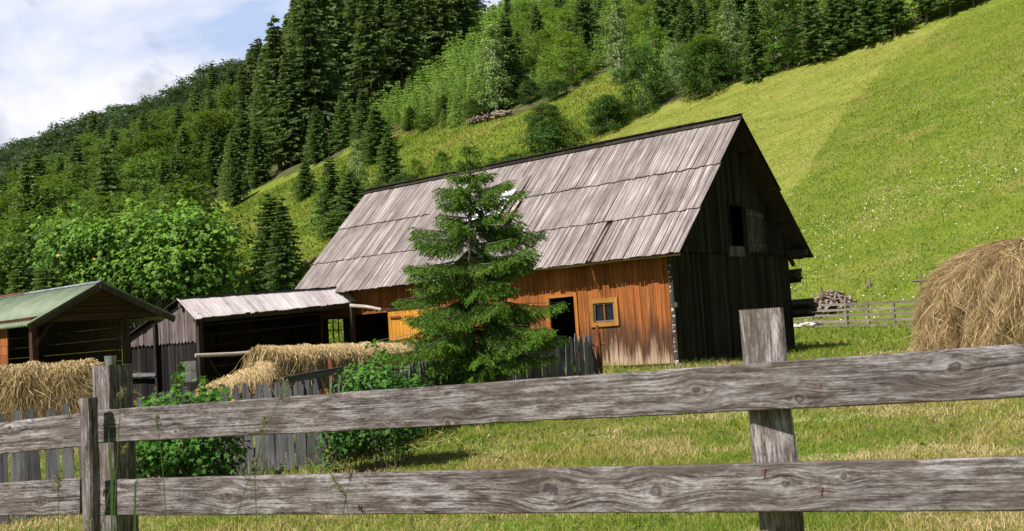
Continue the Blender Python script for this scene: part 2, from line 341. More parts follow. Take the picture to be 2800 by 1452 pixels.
# rough fence rail with knots
def railmat(name, knots, seed, tone=1.0, vsc=1.0):
    n = N(name); uv = n.uv(); s_ = n.sep(uv); u, v = s_[0], s_[1]
    bend = n.noise(n.map(uv, (1.1, 2.0, 1), (seed, seed*2, 0)), 1, 1, .4)
    v2 = n.math('ADD', n.math('MULTIPLY', v, 1.0), n.math('MULTIPLY', n.math('SUBTRACT', bend, .5), .022))
    kc = None; kr = None
    kno = n.noise(n.map(uv, (28, 28, 1), (seed, 0, 0)), 1, 3, .6); stn = n.noise(n.comb(n.math('MULTIPLY', u, 2.2), n.math('MULTIPLY', v, 9), seed+21), 1, 5, .65, .5)
    for (ku, kv, kr_) in knots:
        du = n.math('MULTIPLY', n.math('SUBTRACT', u, ku), .75); dv = n.math('SUBTRACT', v, kv)
        d2 = n.math('ADD', n.math('MULTIPLY', du, du), n.math('MULTIPLY', dv, dv)); d = n.math('ADD', n.math('SQRT', d2), n.math('MULTIPLY', n.math('SUBTRACT', kno, .5), kr_*1.3))
        wv = n.math('POWER', 2.718, n.math('MULTIPLY', d2, -1/(kr_*2.6)**2))
        v2 = n.math('SUBTRACT', v2, n.math('MULTIPLY', n.math('MULTIPLY', wv, dv), .75))
        v2 = n.math('ADD', v2, n.math('MULTIPLY', wv, n.math('MULTIPLY', d, .16)))
        dk = n.math('DIVIDE', d, kr_); core = n.ramp(dk, (.12, .35), (.22, .9), (.40, .95), (.58, 0)); ring = n.ramp(dk, (.50, 0), (.66, 1), (.80, .35), (.90, 1), (1.3, 0))
        kc = core if kc is None else n.math('MAXIMUM', kc, core); kr = ring if kr is None else n.math('MAXIMUM', kr, ring)
    rings = n.noise(n.comb(n.math('MULTIPLY', u, 1.6), n.math('MULTIPLY', v2, 135*vsc), seed), 1, 4, .7, .1)
    fine = n.noise(n.comb(n.math('MULTIPLY', u, 10), n.math('MULTIPLY', v2, 330*vsc), seed+4), 1, 3, .6)
    blot = n.noise(n.comb(n.math('MULTIPLY', u, 7.5), n.math('MULTIPLY', v2, 34), seed+9), 1, 6, .68, .5)
    big = n.noise(n.comb(n.math('MULTIPLY', u, 1.1), n.math('MULTIPLY', v, 3), seed+2), 1, 4, .6)
    rough_ = n.noise(n.comb(n.math('MULTIPLY', u, 45), n.math('MULTIPLY', v2, 240), seed+14), 1, 4, .7)
    t = n.math('ADD', n.math('ADD', n.math('MULTIPLY', rings, .28), n.math('MULTIPLY', fine, .22)), n.math('ADD', n.math('MULTIPLY', blot, .28), n.math('MULTIPLY', rough_, .22)))
    T = tone
    col = n.ramp(t, (.42, (.040*T, .028*T, .024*T)), (.475, (.12*T, .094*T, .085*T)), (.515, (.245*T, .215*T, .21*T)), (.57, (.46*T, .43*T, .445*T)))
    br = n.ramp(big, (.3, .62), (.5, 1.0), (.7, 1.12)); col = n.mix(1.0, col, br, 'MULTIPLY')
    col = n.mix(n.ramp(stn, (.47, 0), (.62, .72)), col, n.mix(t, (.035*T, .025*T, .019*T), (.17*T, .13*T, .11*T)))
    crack = n.ramp(n.noise(n.comb(n.math('MULTIPLY', u, 1.8), n.math('MULTIPLY', v2, 75), seed+7), 1, 4, .6), (.335, 1), (.37, 0))
    col = n.mix(n.math('MULTIPLY', crack, .75), col, (.025, .018, .015))
    if kc is not None:
        col = n.mix(n.math('MULTIPLY', kr, .35), col, (.34*T, .29*T, .26*T)); col = n.mix(n.math('MULTIPLY', kc, .85), col, (.045, .036, .034))
    h = n.math('SUBTRACT', t, n.math('MULTIPLY', crack, .6))
    return n.fin(n.pbsdf(col, .85, .15, n.bump(h, .55, .004)))
# ------------------------------------------------------------------ terrain
EDGE = [(-900, 1500), (1400, 520), (1480, 370), (1650, 272), (1870, 203), (2100, 132), (2400, 47), (2576, -5), (3400, -260)]
PASTURE = [(300, 780), (480, 578), (620, 482), (760, 427), (850, 397), (880, 355), (1010, 340), (1180, 318), (1290, 292), (1420, 245), (1500, 190), (1580, 160), (1650, 270), (1480, 370), (1400, 520), (1000, 760)]
PLANT = [(840, 300), (960, 292), (1030, 240), (1130, 170), (1220, 60), (1262, -10), (1420, -400), (3400, -700), (3400, -260), (2576, -5), (2400, 47), (2100, 132), (1870, 203), (1650, 272), (1580, 160), (1500, 190), (1420, 245), (1290, 292), (1180, 318), (1010, 340), (880, 355)]
def zones(x, y, z):
    px, py = proj(np.stack([x, y, z], -1)); vx, vy = px/V_, py/V_
    vis = (y > 62)
    ey = np.interp(vx, [e[0] for e in EDGE], [e[1] for e in EDGE])
    meadow = ((vy > ey) & (vx > 1380)) | (y < 70) | ((vy > 500) & (vx > 480))
    past = inpoly(vx, vy, PASTURE) & vis & ~meadow
    plant = inpoly(vx, vy, PLANT) & vis & ~meadow & ~past
    forest = vis & ~meadow & ~past & ~plant & (terrain(x, y) > 4)
    return vx, vy, meadow, past, plant, forest
gx = np.concatenate([-np.geomspace(1500, 90, 26)[:-1], np.linspace(-90, -25, 60)[:-1], np.linspace(-25, 90, 270), np.geomspace(90, 1500, 26)[1:]])
gy = np.concatenate([[-900, -300, -100, -40], np.linspace(-10, 60, 150)[:-1], np.linspace(60, 160, 170)[:-1], np.linspace(160, 480, 110)[:-1], np.geomspace(480, 2500, 16)])
X, Y = np.meshgrid(gx, gy); Z = terrain(X, Y)
Vt = np.stack([X, Y, Z], -1).reshape(-1, 3); nx, ny = len(gx), len(gy)
ii = (np.arange(ny-1)[:, None]*nx+np.arange(nx-1)).ravel()
vx, vy, zm, zp, zl, zf = zones(X.ravel(), Y.ravel(), Z.ravel())
def groundmat():
    n = N('meadow_ground'); p = n.pos(); zc = n.attr('zone', 'Color'); s_ = n.sep(zc); mown, wood_, near = s_[0], s_[1], s_[2]
    big = n.noise(p, .09, 4, .55); mid = n.noise(p, .9, 5, .6); fin = n.noise(p, 9, 4, .65); vf = n.noise(p, 45, 3, .6)
    g = n.mix(n.ramp(n.math('ADD', n.math('MULTIPLY', mid, .5), n.math('MULTIPLY', fin, .5)), (.38, 0), (.62, 1)), (.085, .132, .013), (.185, .222, .030))
    g = n.mix(n.ramp(n.noise(n.map(p, (.16, .35, .35)), 1, 5, .6), (.5, 0), (.68, .55)), g, (.22, .20, .055))
    sw = n.noise(n.map(p, (.25, 1.6, 1.6)), 1, 5, .6, .4)
    mo = n.mix(n.ramp(n.math('ADD', n.math('MULTIPLY', sw, .55), n.math('MULTIPLY', fin, .45)), (.36, 0), (.60, 1)), (.128, .172, .020), (.26, .262, .058))
    mo = n.mix(n.ramp(n.noise(n.map(p, (.5, 1.6, 1.6), (4, 4, 0)), 1, 5, .65), (.55, 0), (.70, .65)), mo, (.27, .20, .085))
    mf = n.ramp(n.math('ADD', mown, n.math('MULTIPLY', n.math('SUBTRACT', mid, .5), .9)), (.35, 0), (.65, 1))
    c = n.mix(mf, g, mo)
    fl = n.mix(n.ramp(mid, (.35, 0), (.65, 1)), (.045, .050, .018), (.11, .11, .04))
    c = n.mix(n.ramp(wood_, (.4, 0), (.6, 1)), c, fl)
    dry = n.mix(n.ramp(fin, (.35, 0), (.65, 1)), (.12, .10, .032), (.27, .215, .09)); gr = n.mix(fin, (.07, .14, .012), (.15, .22, .025))
    nr = n.mix(n.ramp(n.math('ADD', n.math('MULTIPLY', n.noise(p, .55, 4, .6), .6), n.math('MULTIPLY', mid, .4)), (.44, 0), (.58, .8)), gr, dry)
    c = n.mix(near, c, nr)
    return n.fin(n.pbsdf(c, .9, .1, n.bump(n.math('ADD', fin, n.math('MULTIPLY', vf, .5)), .6, .12)))
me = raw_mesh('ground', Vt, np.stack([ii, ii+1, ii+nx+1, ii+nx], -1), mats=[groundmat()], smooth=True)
# mown strip: between the tree line and the diagonal from (1990,480) to (2420,60)
MD = [(1300, 900), (1985, 500), (2050, 400), (2140, 260), (2240, 160), (2420, 40), (2560, -60), (3400, -600)]
dy_ = np.interp(vx, [e[0] for e in MD], [e[1] for e in MD])
mown = np.clip(.5-(vy-dy_)/60, 0, 1)*zm*(Y.ravel() > 55)*(vx > 1385)
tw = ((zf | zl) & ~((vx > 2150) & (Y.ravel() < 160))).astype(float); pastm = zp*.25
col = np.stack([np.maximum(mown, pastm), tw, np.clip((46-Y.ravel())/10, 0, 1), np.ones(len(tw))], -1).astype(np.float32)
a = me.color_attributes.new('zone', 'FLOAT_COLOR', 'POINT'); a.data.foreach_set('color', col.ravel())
setup(link('ground', me), 'green grassy farmyard and steep hillside meadow', None, None, 'structure')
# ------------------------------------------------------------------ blades
def unit(v): return v/np.maximum(np.linalg.norm(v, axis=-1, keepdims=True), 1e-9)
def blades(P, h, wd, lean=.35, seg2=.55):
    n = len(P); a = rng.random(n)*2*np.pi; b = rng.random(n)*2*np.pi
    S = np.stack([np.cos(a), np.sin(a), 0*a], -1)*wd[:, None]/2
    Ld = np.stack([np.cos(b), np.sin(b), 0*b], -1)*(h*lean*rng.random(n))[:, None]
    up_ = np.zeros((n, 3)); up_[:, 2] = h
    m = P+up_*seg2+Ld*.35; t = P+up_*(1-.15*rng.random(n))[:, None]+Ld*1.2
    V = np.stack([P-S, P+S, m+S*.8, m-S*.8, t], 1).reshape(-1, 3); i = np.arange(n)*5
    return V, np.stack([i, i+1, i+2, i+3], -1), np.stack([i+3, i+2, i+4], -1)
def vn(x, y, s, seed=0):
    "cheap smooth noise 0..1"
    r = np.random.default_rng(seed); v = 0
    for k in range(6):
        a_ = r.random()*6.28; f = s*(1+.7*k); v = v+np.sin(x*f*math.cos(a_)+y*f*math.sin(a_)+r.random()*6.28)/(1+.4*k)
    return .5+v/6.5
def near_grass():
    A = []
    for (d0, d1, dens, hh, ww) in [(4.6, 8, 2600, .058, .0055), (8, 12, 1900, .062, .0068), (12, 18, 850, .07, .0095), (18, 30, 260, .10, .017), (30, 52, 60, .12, .035)]:
        n_ = int(dens*(d1**2-d0**2)*.5*1.05); y = np.sqrt(rng.random(n_)*(d1**2-d0**2)+d0**2); x = (rng.random(n_)-.5)*1.08*y
        A.append(np.stack([x, y, np.full(n_, hh), np.full(n_, ww)], -1))
    A = np.concatenate(A); x, y = A[:, 0], A[:, 1]
    dry = vn(x, y, .9, 1)*.5+vn(x, y, 2.7, 2)*.3+rng.random(len(x))*.35
    keep = rng.random(len(x)) < .75+.5*(vn(x, y, 3.3, 5)-.4); 
    bright = (y > 27)
    patch = (vn(x, y, 1.3, 41)-.5)*.8+.5*(vn(x, y, 2.1, 42) > .76)-.3*(vn(x, y, 1.6, 43) > .74)
    r = np.clip(np.where(bright, .22+.28*rng.random(len(x))+.30*(dry > .80), (dry-.50)*1.2+.33+.42*rng.random(len(x))+patch), 0, 1)
    h = A[:, 2]*(.35+1.2*rng.random(len(x))**1.5)*(.5+1.0*vn(x, y, 1.7, 9))*(1-.5*(vn(x, y, 2.1, 42) > .76)); P = np.stack([x, y, terrain(x, y)-.005], -1)
    P, h, w_, r = P[keep], h[keep], A[keep, 3]*(.7+.6*rng.random(keep.sum())), r[keep]
    V, Q, T = blades(P, h, w_, 1.5)
    me = raw_mesh('lawn_grass', V, Q, T, np.concatenate([r, r]), mats=[M['blade']])
    setup(link('lawn_grass', me), 'short half dry grass of the yard', None, None, 'stuff')
near_grass()
def yard_litter():
    n_ = 2600; y = 5+rng.random(n_)**.8*16; x = (rng.random(n_)-.5)*1.0*y; a = rng.random(n_)*6.28; L = .04+.12*rng.random(n_); z = terrain(x, y)+.02+.035*rng.random(n_)
    D = np.stack([np.cos(a), np.sin(a), rng.normal(0, .2, n_)], -1); S = np.stack([-np.sin(a), np.cos(a), 0*a], -1)*.0022; P = np.stack([x, y, z], -1); E2 = P+D*L[:, None]
    V = np.stack([P-S, P+S, E2+S, E2-S], 1).reshape(-1, 3); i = np.arange(n_)*4
    me = raw_mesh('loose_straw', V, np.stack([i, i+1, i+2, i+3], -1), rnd=.85+.15*rng.random(n_), mats=[M['blade']]); setup(link('loose_straw', me), 'loose dry stalks lying in the yard grass', None, None, 'stuff')
    c = np.stack([(rng.random(260)-.5)*14, 5.5+rng.random(260)*14], -1); k = 9; q = np.repeat(np.arange(260), k); n2 = len(q); a = rng.random(n2)*6.28; L = .03+.045*rng.random(n2)
    P = np.column_stack([c[q]+rng.normal(0, .015, (n2, 2)), terrain(c[q][:, 0], c[q][:, 1])+.01]); D = np.stack([np.cos(a), np.sin(a), .35+.5*rng.random(n2)], -1); D /= np.linalg.norm(D, axis=1)[:, None]
    V, Q = leafq(P, D, L, L*.5, np.tile([0, 0, 1.], (n2, 1))+rng.normal(0, .2, (n2, 3)))
    me = raw_mesh('yard_weeds', V, Q, rnd=.05+.3*rng.random(n2), mats=[M['blade']]); setup(link('yard_weeds', me), 'small broad leaved weeds scattered through the yard grass', None, None, 'stuff')
def hay_crumbs():
    C = [(at(2600, 960, 18.6), .9, 1500), (at(2480, 960, 18.8), .7, 500), (at(900, 1000, 13.4), 1.1, 700), (at(120, 1100, 10.9), .8, 500)]
    P = []; 
    for c, r_, k in C: P.append(np.column_stack([c[0]+rng.normal(0, r_, k), c[1]+rng.normal(0, r_*.4, k)]))
    P = np.concatenate(P); k = len(P); a = rng.random(k)*6.28; L = .05+.16*rng.random(k); z = terrain(P[:, 0], P[:, 1])+.03+.05*rng.random(k)
    P3 = np.column_stack([P, z]); D = np.stack([np.cos(a), np.sin(a), rng.normal(0, .25, k)], -1); S = np.stack([-np.sin(a), np.cos(a), 0*a], -1)*.0035; E2 = P3+D*L[:, None]
    V = np.stack([P3-S, P3+S, E2+S, E2-S], 1).reshape(-1, 3); i = np.arange(k)*4
    me = raw_mesh('scattered_hay', V, np.stack([i, i+1, i+2, i+3], -1), rnd=.4+.6*rng.random(k), mats=[M['hay']]); setup(link('scattered_hay', me), 'loose hay scattered on the grass around the stacks', None, None, 'stuff')
hay_crumbs()
def meadow_grass():
    n_ = 340000; y = np.sqrt(rng.random(n_)*(125**2-48**2)+48**2); x = (rng.random(n_)*.66-.16)*y
    z = terrain(x, y); vx, vy, m, p, l, f = zones(x, y, z); dy_ = np.interp(vx, [e[0] for e in MD], [e[1] for e in MD])
    k = (m & (y > 50)) | p; mo = (vy < dy_+rng.normal(0, 9, n_)) & m; k &= ~(mo & (rng.random(n_) < .2))
    h = np.where(mo, .06, .11)*(.6+.8*rng.random(n_))*(.6+.8*vn(x, y, .5, 4)); ww = np.where(mo, .055, .042)*(.6+.8*rng.random(n_))
    r = np.where(mo, .33+.28*rng.random(n_)+.60*(vn(x*.35+y*.2, y*1.3, .9, 3)-.5)+.3*(vn(x*.5, y, .6, 36) > .80), .22+.38*rng.random(n_)**1.3+.40*(vn(x, y, .35, 6)-.45)+.3*(vn(x, y, .09, 16)-.5)+.35*(vn(x*.6, y, .55, 26) > .80))
    V, Q, T = blades(np.stack([x, y, z], -1)[k], h[k], ww[k], 1.2)
    me = raw_mesh('meadow_grass', V, Q, T, np.concatenate([r[k]]*2).clip(0, 1), mats=[M['blade']])
    setup(link('meadow_grass', me), 'tall uncut grass tufts on the hillside meadow', None, None, 'stuff')
    n_ = 150000; y = np.sqrt(rng.random(n_)*(178**2-78**2)+78**2); x = (rng.random(n_)*.52-.38)*y; z = terrain(x, y); vx, vy, m, p, l, f = zones(x, y, z)
    k = p | ((vy > 500) & (vx > 480) & (vx < 1300)) | (l & (vy > 250) & (vx < 1250)); h = (.16+.30*rng.random(n_)**2)*(.5+1.1*vn(x, y, .3, 14)); r = .22+.32*rng.random(n_)+.60*(vn(x, y, .22, 15)-.5)+.3*(vn(x, y, .5, 35) > .80)
    V, Q, T = blades(np.stack([x, y, z], -1)[k], h[k], np.full(k.sum(), .11), 1.3)
    me = raw_mesh('pasture_grass', V, Q, T, np.concatenate([r[k]]*2).clip(0, 1), mats=[M['blade']])
    setup(link('pasture_grass', me), 'rough tufty grass on the pale pasture behind the barn', None, None, 'stuff')
    n_ = 15000; y = 47+rng.random(n_)**1.15*66; x = (rng.random(n_)*.50+.0)*y; z = terrain(x, y)
    vx, vy, m, p, l, f = zones(x, y, z); dy_ = np.interp(vx, [e[0] for e in MD], [e[1] for e in MD])
    k = ((m & (vy > dy_)) | (p & (rng.random(n_) < .3))) & (rng.random(n_) < np.clip(1.35-(y-48)/50, .10, 1)*np.clip(vn(x, y, .35, 12)*2.6-.95, 0, 1.2)*np.maximum(np.clip(vn(x, y, .08, 19)*2.4-.6, .15, 1), np.clip((76-y)/12, 0, 1)))
    yel = vn(x, y, .45, 21) > .80
    P = np.stack([x, y, z+.14+.12*rng.random(n_)], -1)[k]; s_ = (.012+.026*rng.random(k.sum())**1.5)[:, None]
    N_ = unit(np.stack([rng.normal(0, .35, len(P))-.3, rng.normal(0, .35, len(P))-.45, np.ones(len(P))], -1)); S = unit(np.cross(N_, [0, 1, .2])); T_ = np.cross(N_, S)
    ring = [P+s_*(math.cos(t)*S+math.sin(t)*T_) for t in np.arange(6)/6*2*np.pi]; V = np.stack(ring, 1).reshape(-1, 3); i = np.arange(len(P))*6
    r = np.where(yel[k] & (rng.random(len(P)) < .6), .95, .3)
    me = raw_mesh('meadow_flowers', V, np.concatenate([np.stack([i, i+1, i+2, i+3], -1), np.stack([i, i+3, i+4, i+5], -1)]), rnd=np.concatenate([r, r]), mats=[M['petal']])
    setup(link('meadow_flowers', me), 'small white daisies and yellow flowers dotting the hillside meadow', None, None, 'stuff')
meadow_grass()
LATE = yard_litter
# ------------------------------------------------------------------ tree meshes
def leafq(P, D, L, W, Nn=None):
    n_ = len(P); Nn = rng.normal(size=(n_, 3)) if Nn is None else Nn
    S = unit(np.cross(D, Nn))*(W/2)[:, None]; V = np.stack([P, P+D*(L*.45)[:, None]+S, P+D*L[:, None], P+D*(L*.45)[:, None]-S], 1).reshape(-1, 3)
    i = np.arange(n_)*4; return V, np.stack([i, i+1, i+2, i+3], -1)
LATE()
def cone_v(h, r, segs=7, lean=0, n=8):
    V, Q = [], []
    for k in range(segs+1):
        t = k/segs; rr = r*(1-t)**.85+.004*h*.3
        for j in range(n):
            a_ = j/n*6.283; V.append((rr*math.cos(a_)+lean*math.sin(t*3), rr*math.sin(a_), t*h))
    for k in range(segs):
        for j in range(n): j2 = (j+1) % n; Q.append((k*n+j, k*n+j2, (k+1)*n+j2, (k+1)*n+j))
    uv = []
    for q in Q:
        for v in q: uv.append((V[v][2], (math.atan2(V[v][1], V[v][0])/6.283)*1.2))
    return np.array(V), np.array(Q), np.array(uv)
def spruce_mesh(name, h=10., base=.06, rad=.19, whorls=26, per=7, twigs=16, droop=.5, tw=1.0, shape=.85, mat='spruce', seed=1, gaps=.1):
    "unit: h metres; crown starts at base*h, radius rad*h"
    r = np.random.default_rng(seed); Ps, Ds, Ls, Ws, Rn = [], [], [], [], []; lobe = r.random(4)*6.28
    for k in range(whorls):
        t = (k+.4*r.random())/whorls; z = h*(base+(1-base)*t**.92*.985); env = (1-t)**shape*(.55+.45*min(1, t*7+.25)); Lb0 = rad*h*env+.012*h
        for j in range(per if t < .9 else 4):
            if r.random() < gaps: continue
            az = 6.283*(j/per)+k*2.4+r.normal(0, .25); Lb = Lb0*(.72+.5*r.random())*(1+.15*math.sin(az*2+lobe[0]+t*5))
            nt_ = max(4, int(twigs*(.35+.65*env))); s = (np.arange(nt_)+r.random(nt_))/nt_
            e = np.array([math.cos(az), math.sin(az)]); rise = .30*(t-.25)
            rad_ = Lb*s; zz = z+Lb*(rise*s-droop*.55*s*s+.18*droop*s**4)
            P = np.stack([e[0]*rad_, e[1]*rad_, zz], -1)
            for side in (-1, 1):
                n_ = nt_; d = np.stack([e[0]*(.75+.3*s)-side*e[1]*(.85-.35*s), e[1]*(.75+.3*s)+side*e[0]*(.85-.35*s), -.10-droop*.75*r.random(n_)], -1)+r.normal(0, .16, (n_, 3))
                Ps.append(P); Ds.append(unit(d)); Ls.append(tw*h*.052*(.6+.7*r.random(n_))*(1.15-.55*s)*(.5+.5*env)+.006*h); Ws.append(tw*h*.0125*(.7+.6*r.random(n_))+0*s)
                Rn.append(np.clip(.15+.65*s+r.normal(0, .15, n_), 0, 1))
            # hanging twigs
            n_ = nt_//2; q = r.integers(0, nt_, n_); d = np.stack([.25*e[0]+r.normal(0, .2, n_), .25*e[1]+r.normal(0, .2, n_), -np.ones(n_)], -1)
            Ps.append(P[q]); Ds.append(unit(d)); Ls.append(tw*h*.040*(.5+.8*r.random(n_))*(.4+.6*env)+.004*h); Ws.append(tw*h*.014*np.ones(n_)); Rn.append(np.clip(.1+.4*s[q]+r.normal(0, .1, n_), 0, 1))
    n_ = 8; Ps.append(np.tile([0, 0, h*.975], (n_, 1))); Ds.append(unit(np.stack([r.normal(0, .5, n_), r.normal(0, .5, n_), np.ones(n_)], -1))); Ls.append(np.full(n_, h*.02)); Ws.append(np.full(n_, h*.006)); Rn.append(np.full(n_, .8))
    V, Q = leafq(np.concatenate(Ps), np.concatenate(Ds), np.concatenate(Ls), np.concatenate(Ws))
    cm = raw_mesh(name+'_crown', V, Q, rnd=np.concatenate(Rn), mats=[M[mat]])
    tv, tq, tuv = cone_v(h, h*.013)
    return cm, raw_mesh(name+'_trunk', tv, tq, rnd=np.full(len(tq), .5), uv=tuv, mats=[M['bark']], smooth=True)
def broad_mesh(name, h=10., wd=.35, base=.12, clumps=150, per=34, leaf=.028, csize=.085, mat='beech', seed=1, prof=None, bark='bark', hang=0, nb=10, vol=.35):
    r = np.random.default_rng(seed); prof = prof or (lambda t: math.sin(math.pi*min(1, .12+t*.86))**.55)
    Ps, Rn, C = [], [], []
    lob = r.random(5)*6.28
    for k in range(clumps):
        t = r.random()**.85; az = r.random()*6.283; R0 = wd*h*prof(t)*(1+.24*math.sin(az*3+lob[0]+t*7)+.18*math.sin(az*5+lob[1]-t*11))*(.85+.3*r.random())
        q = 1-vol*r.random()**1.5 if r.random() < .85 else r.random(); c = np.array([R0*q*math.cos(az), R0*q*math.sin(az), h*(base+(1-base)*t*.96)]); C.append(c)
        n_ = int(per*(.6+.8*r.random())); g = r.normal(size=(n_, 3)); g = unit(g)*(r.random(n_)**.4)[:, None]*np.array([1, 1, .62])*csize*h*(.7+.6*r.random())
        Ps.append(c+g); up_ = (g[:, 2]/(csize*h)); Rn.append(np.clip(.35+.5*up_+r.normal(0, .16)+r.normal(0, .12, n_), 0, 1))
    P = np.concatenate(Ps); P = P[P[:, 2] > .01*h] if base < .05 else P
    Rn = np.concatenate(Rn)[:len(P)]; n_ = len(P); ctr = np.array([0, 0, h*.5])
    Nn = unit(unit(P-ctr)*.7+[0, 0, .6]+r.normal(0, .55, (n_, 3))); D = unit(np.cross(Nn, r.normal(size=(n_, 3)))); D = unit(D-np.array([0, 0, hang]))
    L = leaf*h*(.65+.7*r.random(n_)); V, Q = leafq(P, D, L, L*.72, Nn)
    cm = raw_mesh(name+'_crown', V, Q, rnd=Rn, mats=[M[mat]])
    tv, tq, tuv = cone_v(h*.85, h*.016, lean=.01*h); mb = MB()
    for k in range(nb):
        c = C[int(r.integers(len(C)))]; z0 = max(.03*h, c[2]*.45); p0 = np.array([0, 0, z0]); m_ = (p0+c)/2+[0, 0, .06*h]
        mb.tube([p0, m_, c], [h*.007, h*.0045, h*.0015], 5, .5)
    bv = np.array(mb.v).reshape(-1, 3); bq = [f for f in mb.f if len(f) == 4]
    V2 = np.concatenate([tv, bv]); Q2 = np.concatenate([tq, np.array(bq)+len(tv)]) if len(bq) else tq
    uv2 = np.zeros((len(Q2)*4, 2)); uv2[:len(tuv)] = tuv; uv2[len(tuv):] = rng.random((len(uv2)-len(tuv), 2))
    return cm, raw_mesh(name+'_trunk', V2, Q2, rnd=np.full(len(Q2), .5), uv=uv2, mats=[M[bark]], smooth=True)
KIND = {}
KIND['spruce'] = [spruce_mesh('spruce', seed=s, rad=.215+.02*s, base=.03, mat='spruce', whorls=28+2*s, per=8, twigs=20, tw=1.2, droop=.42) for s in range(3)]
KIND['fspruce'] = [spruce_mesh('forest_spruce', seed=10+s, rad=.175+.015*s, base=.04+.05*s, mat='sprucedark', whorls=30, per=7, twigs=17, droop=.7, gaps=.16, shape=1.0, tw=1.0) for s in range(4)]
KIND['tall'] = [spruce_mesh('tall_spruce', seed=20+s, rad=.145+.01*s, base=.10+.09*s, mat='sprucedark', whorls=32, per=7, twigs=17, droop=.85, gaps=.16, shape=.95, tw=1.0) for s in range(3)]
KIND['young'] = [spruce_mesh('young_spruce', seed=30+s, rad=.22+.02*s, base=.02, mat='young', whorls=15, per=6, twigs=9, droop=.3, tw=1.7) for s in range(3)]
KIND['beech'] = [broad_mesh('beech', seed=40+s, mat='beech', wd=.30+.03*s, clumps=170, base=.1) for s in range(3)]
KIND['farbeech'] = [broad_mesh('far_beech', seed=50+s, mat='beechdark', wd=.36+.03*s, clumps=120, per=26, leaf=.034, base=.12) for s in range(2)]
KIND['bright'] = [broad_mesh('bright_tree', seed=60+s, mat='bright', wd=.38+.02*s, clumps=170, base=.04, leaf=.026) for s in range(2)]
KIND['bush'] = [broad_mesh('bush', seed=70+s, mat='bush', wd=.52+.06*s, clumps=150, per=80, base=.0, leaf=.032, csize=.15, prof=lambda t: (1-t**2.6)**.5*(.85+.15*t), nb=6) for s in range(3)]
KIND['lightbush'] = [broad_mesh('light_bush', seed=80+s, mat='bright', wd=.40, clumps=150, per=36, base=.0, leaf=.034, csize=.10, prof=lambda t: (1-t**2.2)**.6, nb=6) for s in range(2)]
birchprof = lambda t: max(.05, math.sin(math.pi*(.10+.85*t))**.8*(1.15-.6*t))
KIND['birch'] = [broad_mesh('birch', seed=90+s, mat='birch', bark='birchbark', wd=.17+.02*s, clumps=190, per=34, base=.08, leaf=.019, csize=.05, prof=birchprof, hang=.7, nb=18, vol=.8) for s in range(2)]
KIND['willow'] = [broad_mesh('willow', seed=95, mat='birch', wd=.36, clumps=150, per=40, base=.03, leaf=.024, csize=.09, nb=10)]
KIND['darktree'] = [broad_mesh('dark_tree', seed=110+s, mat='bush', wd=.36+.03*s, clumps=240, per=40, base=.0, leaf=.026, csize=.085) for s in range(2)]
KIND['stemspruce'] = [spruce_mesh('stem_spruce', seed=120+s, rad=.20, base=.20, mat='spruce', whorls=24, per=7, twigs=18, tw=1.15, droop=.6) for s in range(2)]
NAMES = dict(darktree='broadleaf_tree', stemspruce='spruce_tree', spruce='spruce_tree', fspruce='spruce_tree', tall='spruce_tree', young='young_spruce', beech='beech_tree', farbeech='beech_tree', bright='broadleaf_tree', bush='bush', lightbush='bush', birch='birch_tree', willow='willow_tree')
TREES = []
def tree(kind, p, h, label, group=None, wscale=1., parts=True, cat=None, variant=None):
    k = int(rng.integers(len(KIND[kind]))) if variant is None else variant
    cm, tm = KIND[kind][k]; s = h/10.; az = rng.random()*6.283; nm = NAMES[kind]
    o = bpy.data.objects.new(nm, None if parts else cm); COL.objects.link(o); o.location = p; o.rotation_euler = (rng.normal(0, .015), rng.normal(0, .015), az); o.scale = (s*wscale, s*wscale, s)
    if parts:
        for n_, m_ in (('crown', cm), ('trunk', tm)):
            c = bpy.data.objects.new(n_, m_); COL.objects.link(c); c.parent = o
    setup(o, label, cat or ('bush' if nm == 'bush' else 'tree'), group); TREES.append((p[0], p[1], h)); return o
def tree_px(kind, bx, by, ty, wpx, label, group=None, **k):
    "tree whose foot is seen at (bx,by), top at ty in the 2576-wide view"
    p = ground_at(bx*V_, by*V_); h = (by-ty)*V_/F*p[1]
    base_w = {'spruce': .44, 'fspruce': .34, 'tall': .28, 'young': .46, 'beech': .66, 'farbeech': .75, 'darktree': .78, 'stemspruce': .40, 'bright': .80, 'bush': .92, 'lightbush': .85, 'birch': .38, 'willow': .75}[kind]
    ws = (wpx/(by-ty))/base_w*(1.15 if kind in ('spruce', 'fspruce', 'tall') else 1) if wpx else 1
    p[2] -= .02*h; return tree(kind, p, h, label, group, ws, **k)
T = tree_px
T('spruce', 690, 735, 472, 135, 'bushy mid green spruce standing left of the barn roof above the sheds')
T('spruce', 718, 748, 486, 100, 'second stem crowded against the bushy spruce left of the barn roof')
T('spruce', 645, 742, 668, 42, 'knee high little spruce at the foot of the bushy spruce above the sheds')
T('spruce', 770, 500, 398, 62, 'small spruce alone on the bright slope above the bushy spruce')
T('spruce', 838, 590, 385, 105, 'dark slender spruce rising behind the left end of the barn roof')
T('spruce', 888, 585, 425, 115, 'broad dark spruce touching the upper left corner of the barn roof')
T('birch', 905, 500, 345, 62, 'pale grey green tree just above the left end of the barn ridge')
T('spruce', 985, 490, 322, 85, 'dark pointed spruce just above the barn ridge, right of a pale tree')
T('fspruce', 918, 395, 200, 75, 'weathered brownish spruce at the left edge of the plantation')
T('spruce', 955, 405, 262, 95, 'dull green spruce beside a weathered one at the pasture edge')
T('spruce', 597, 515, 392, 62, 'spruce with a bare lower trunk at the edge of the bright slope')
T('spruce', 800, 395, 285, 62, 'fresh green spruce at the foot of the tall dark forest')
T('lightbush', 1048, 470, 398, 70, 'light green round bush above the barn ridge')
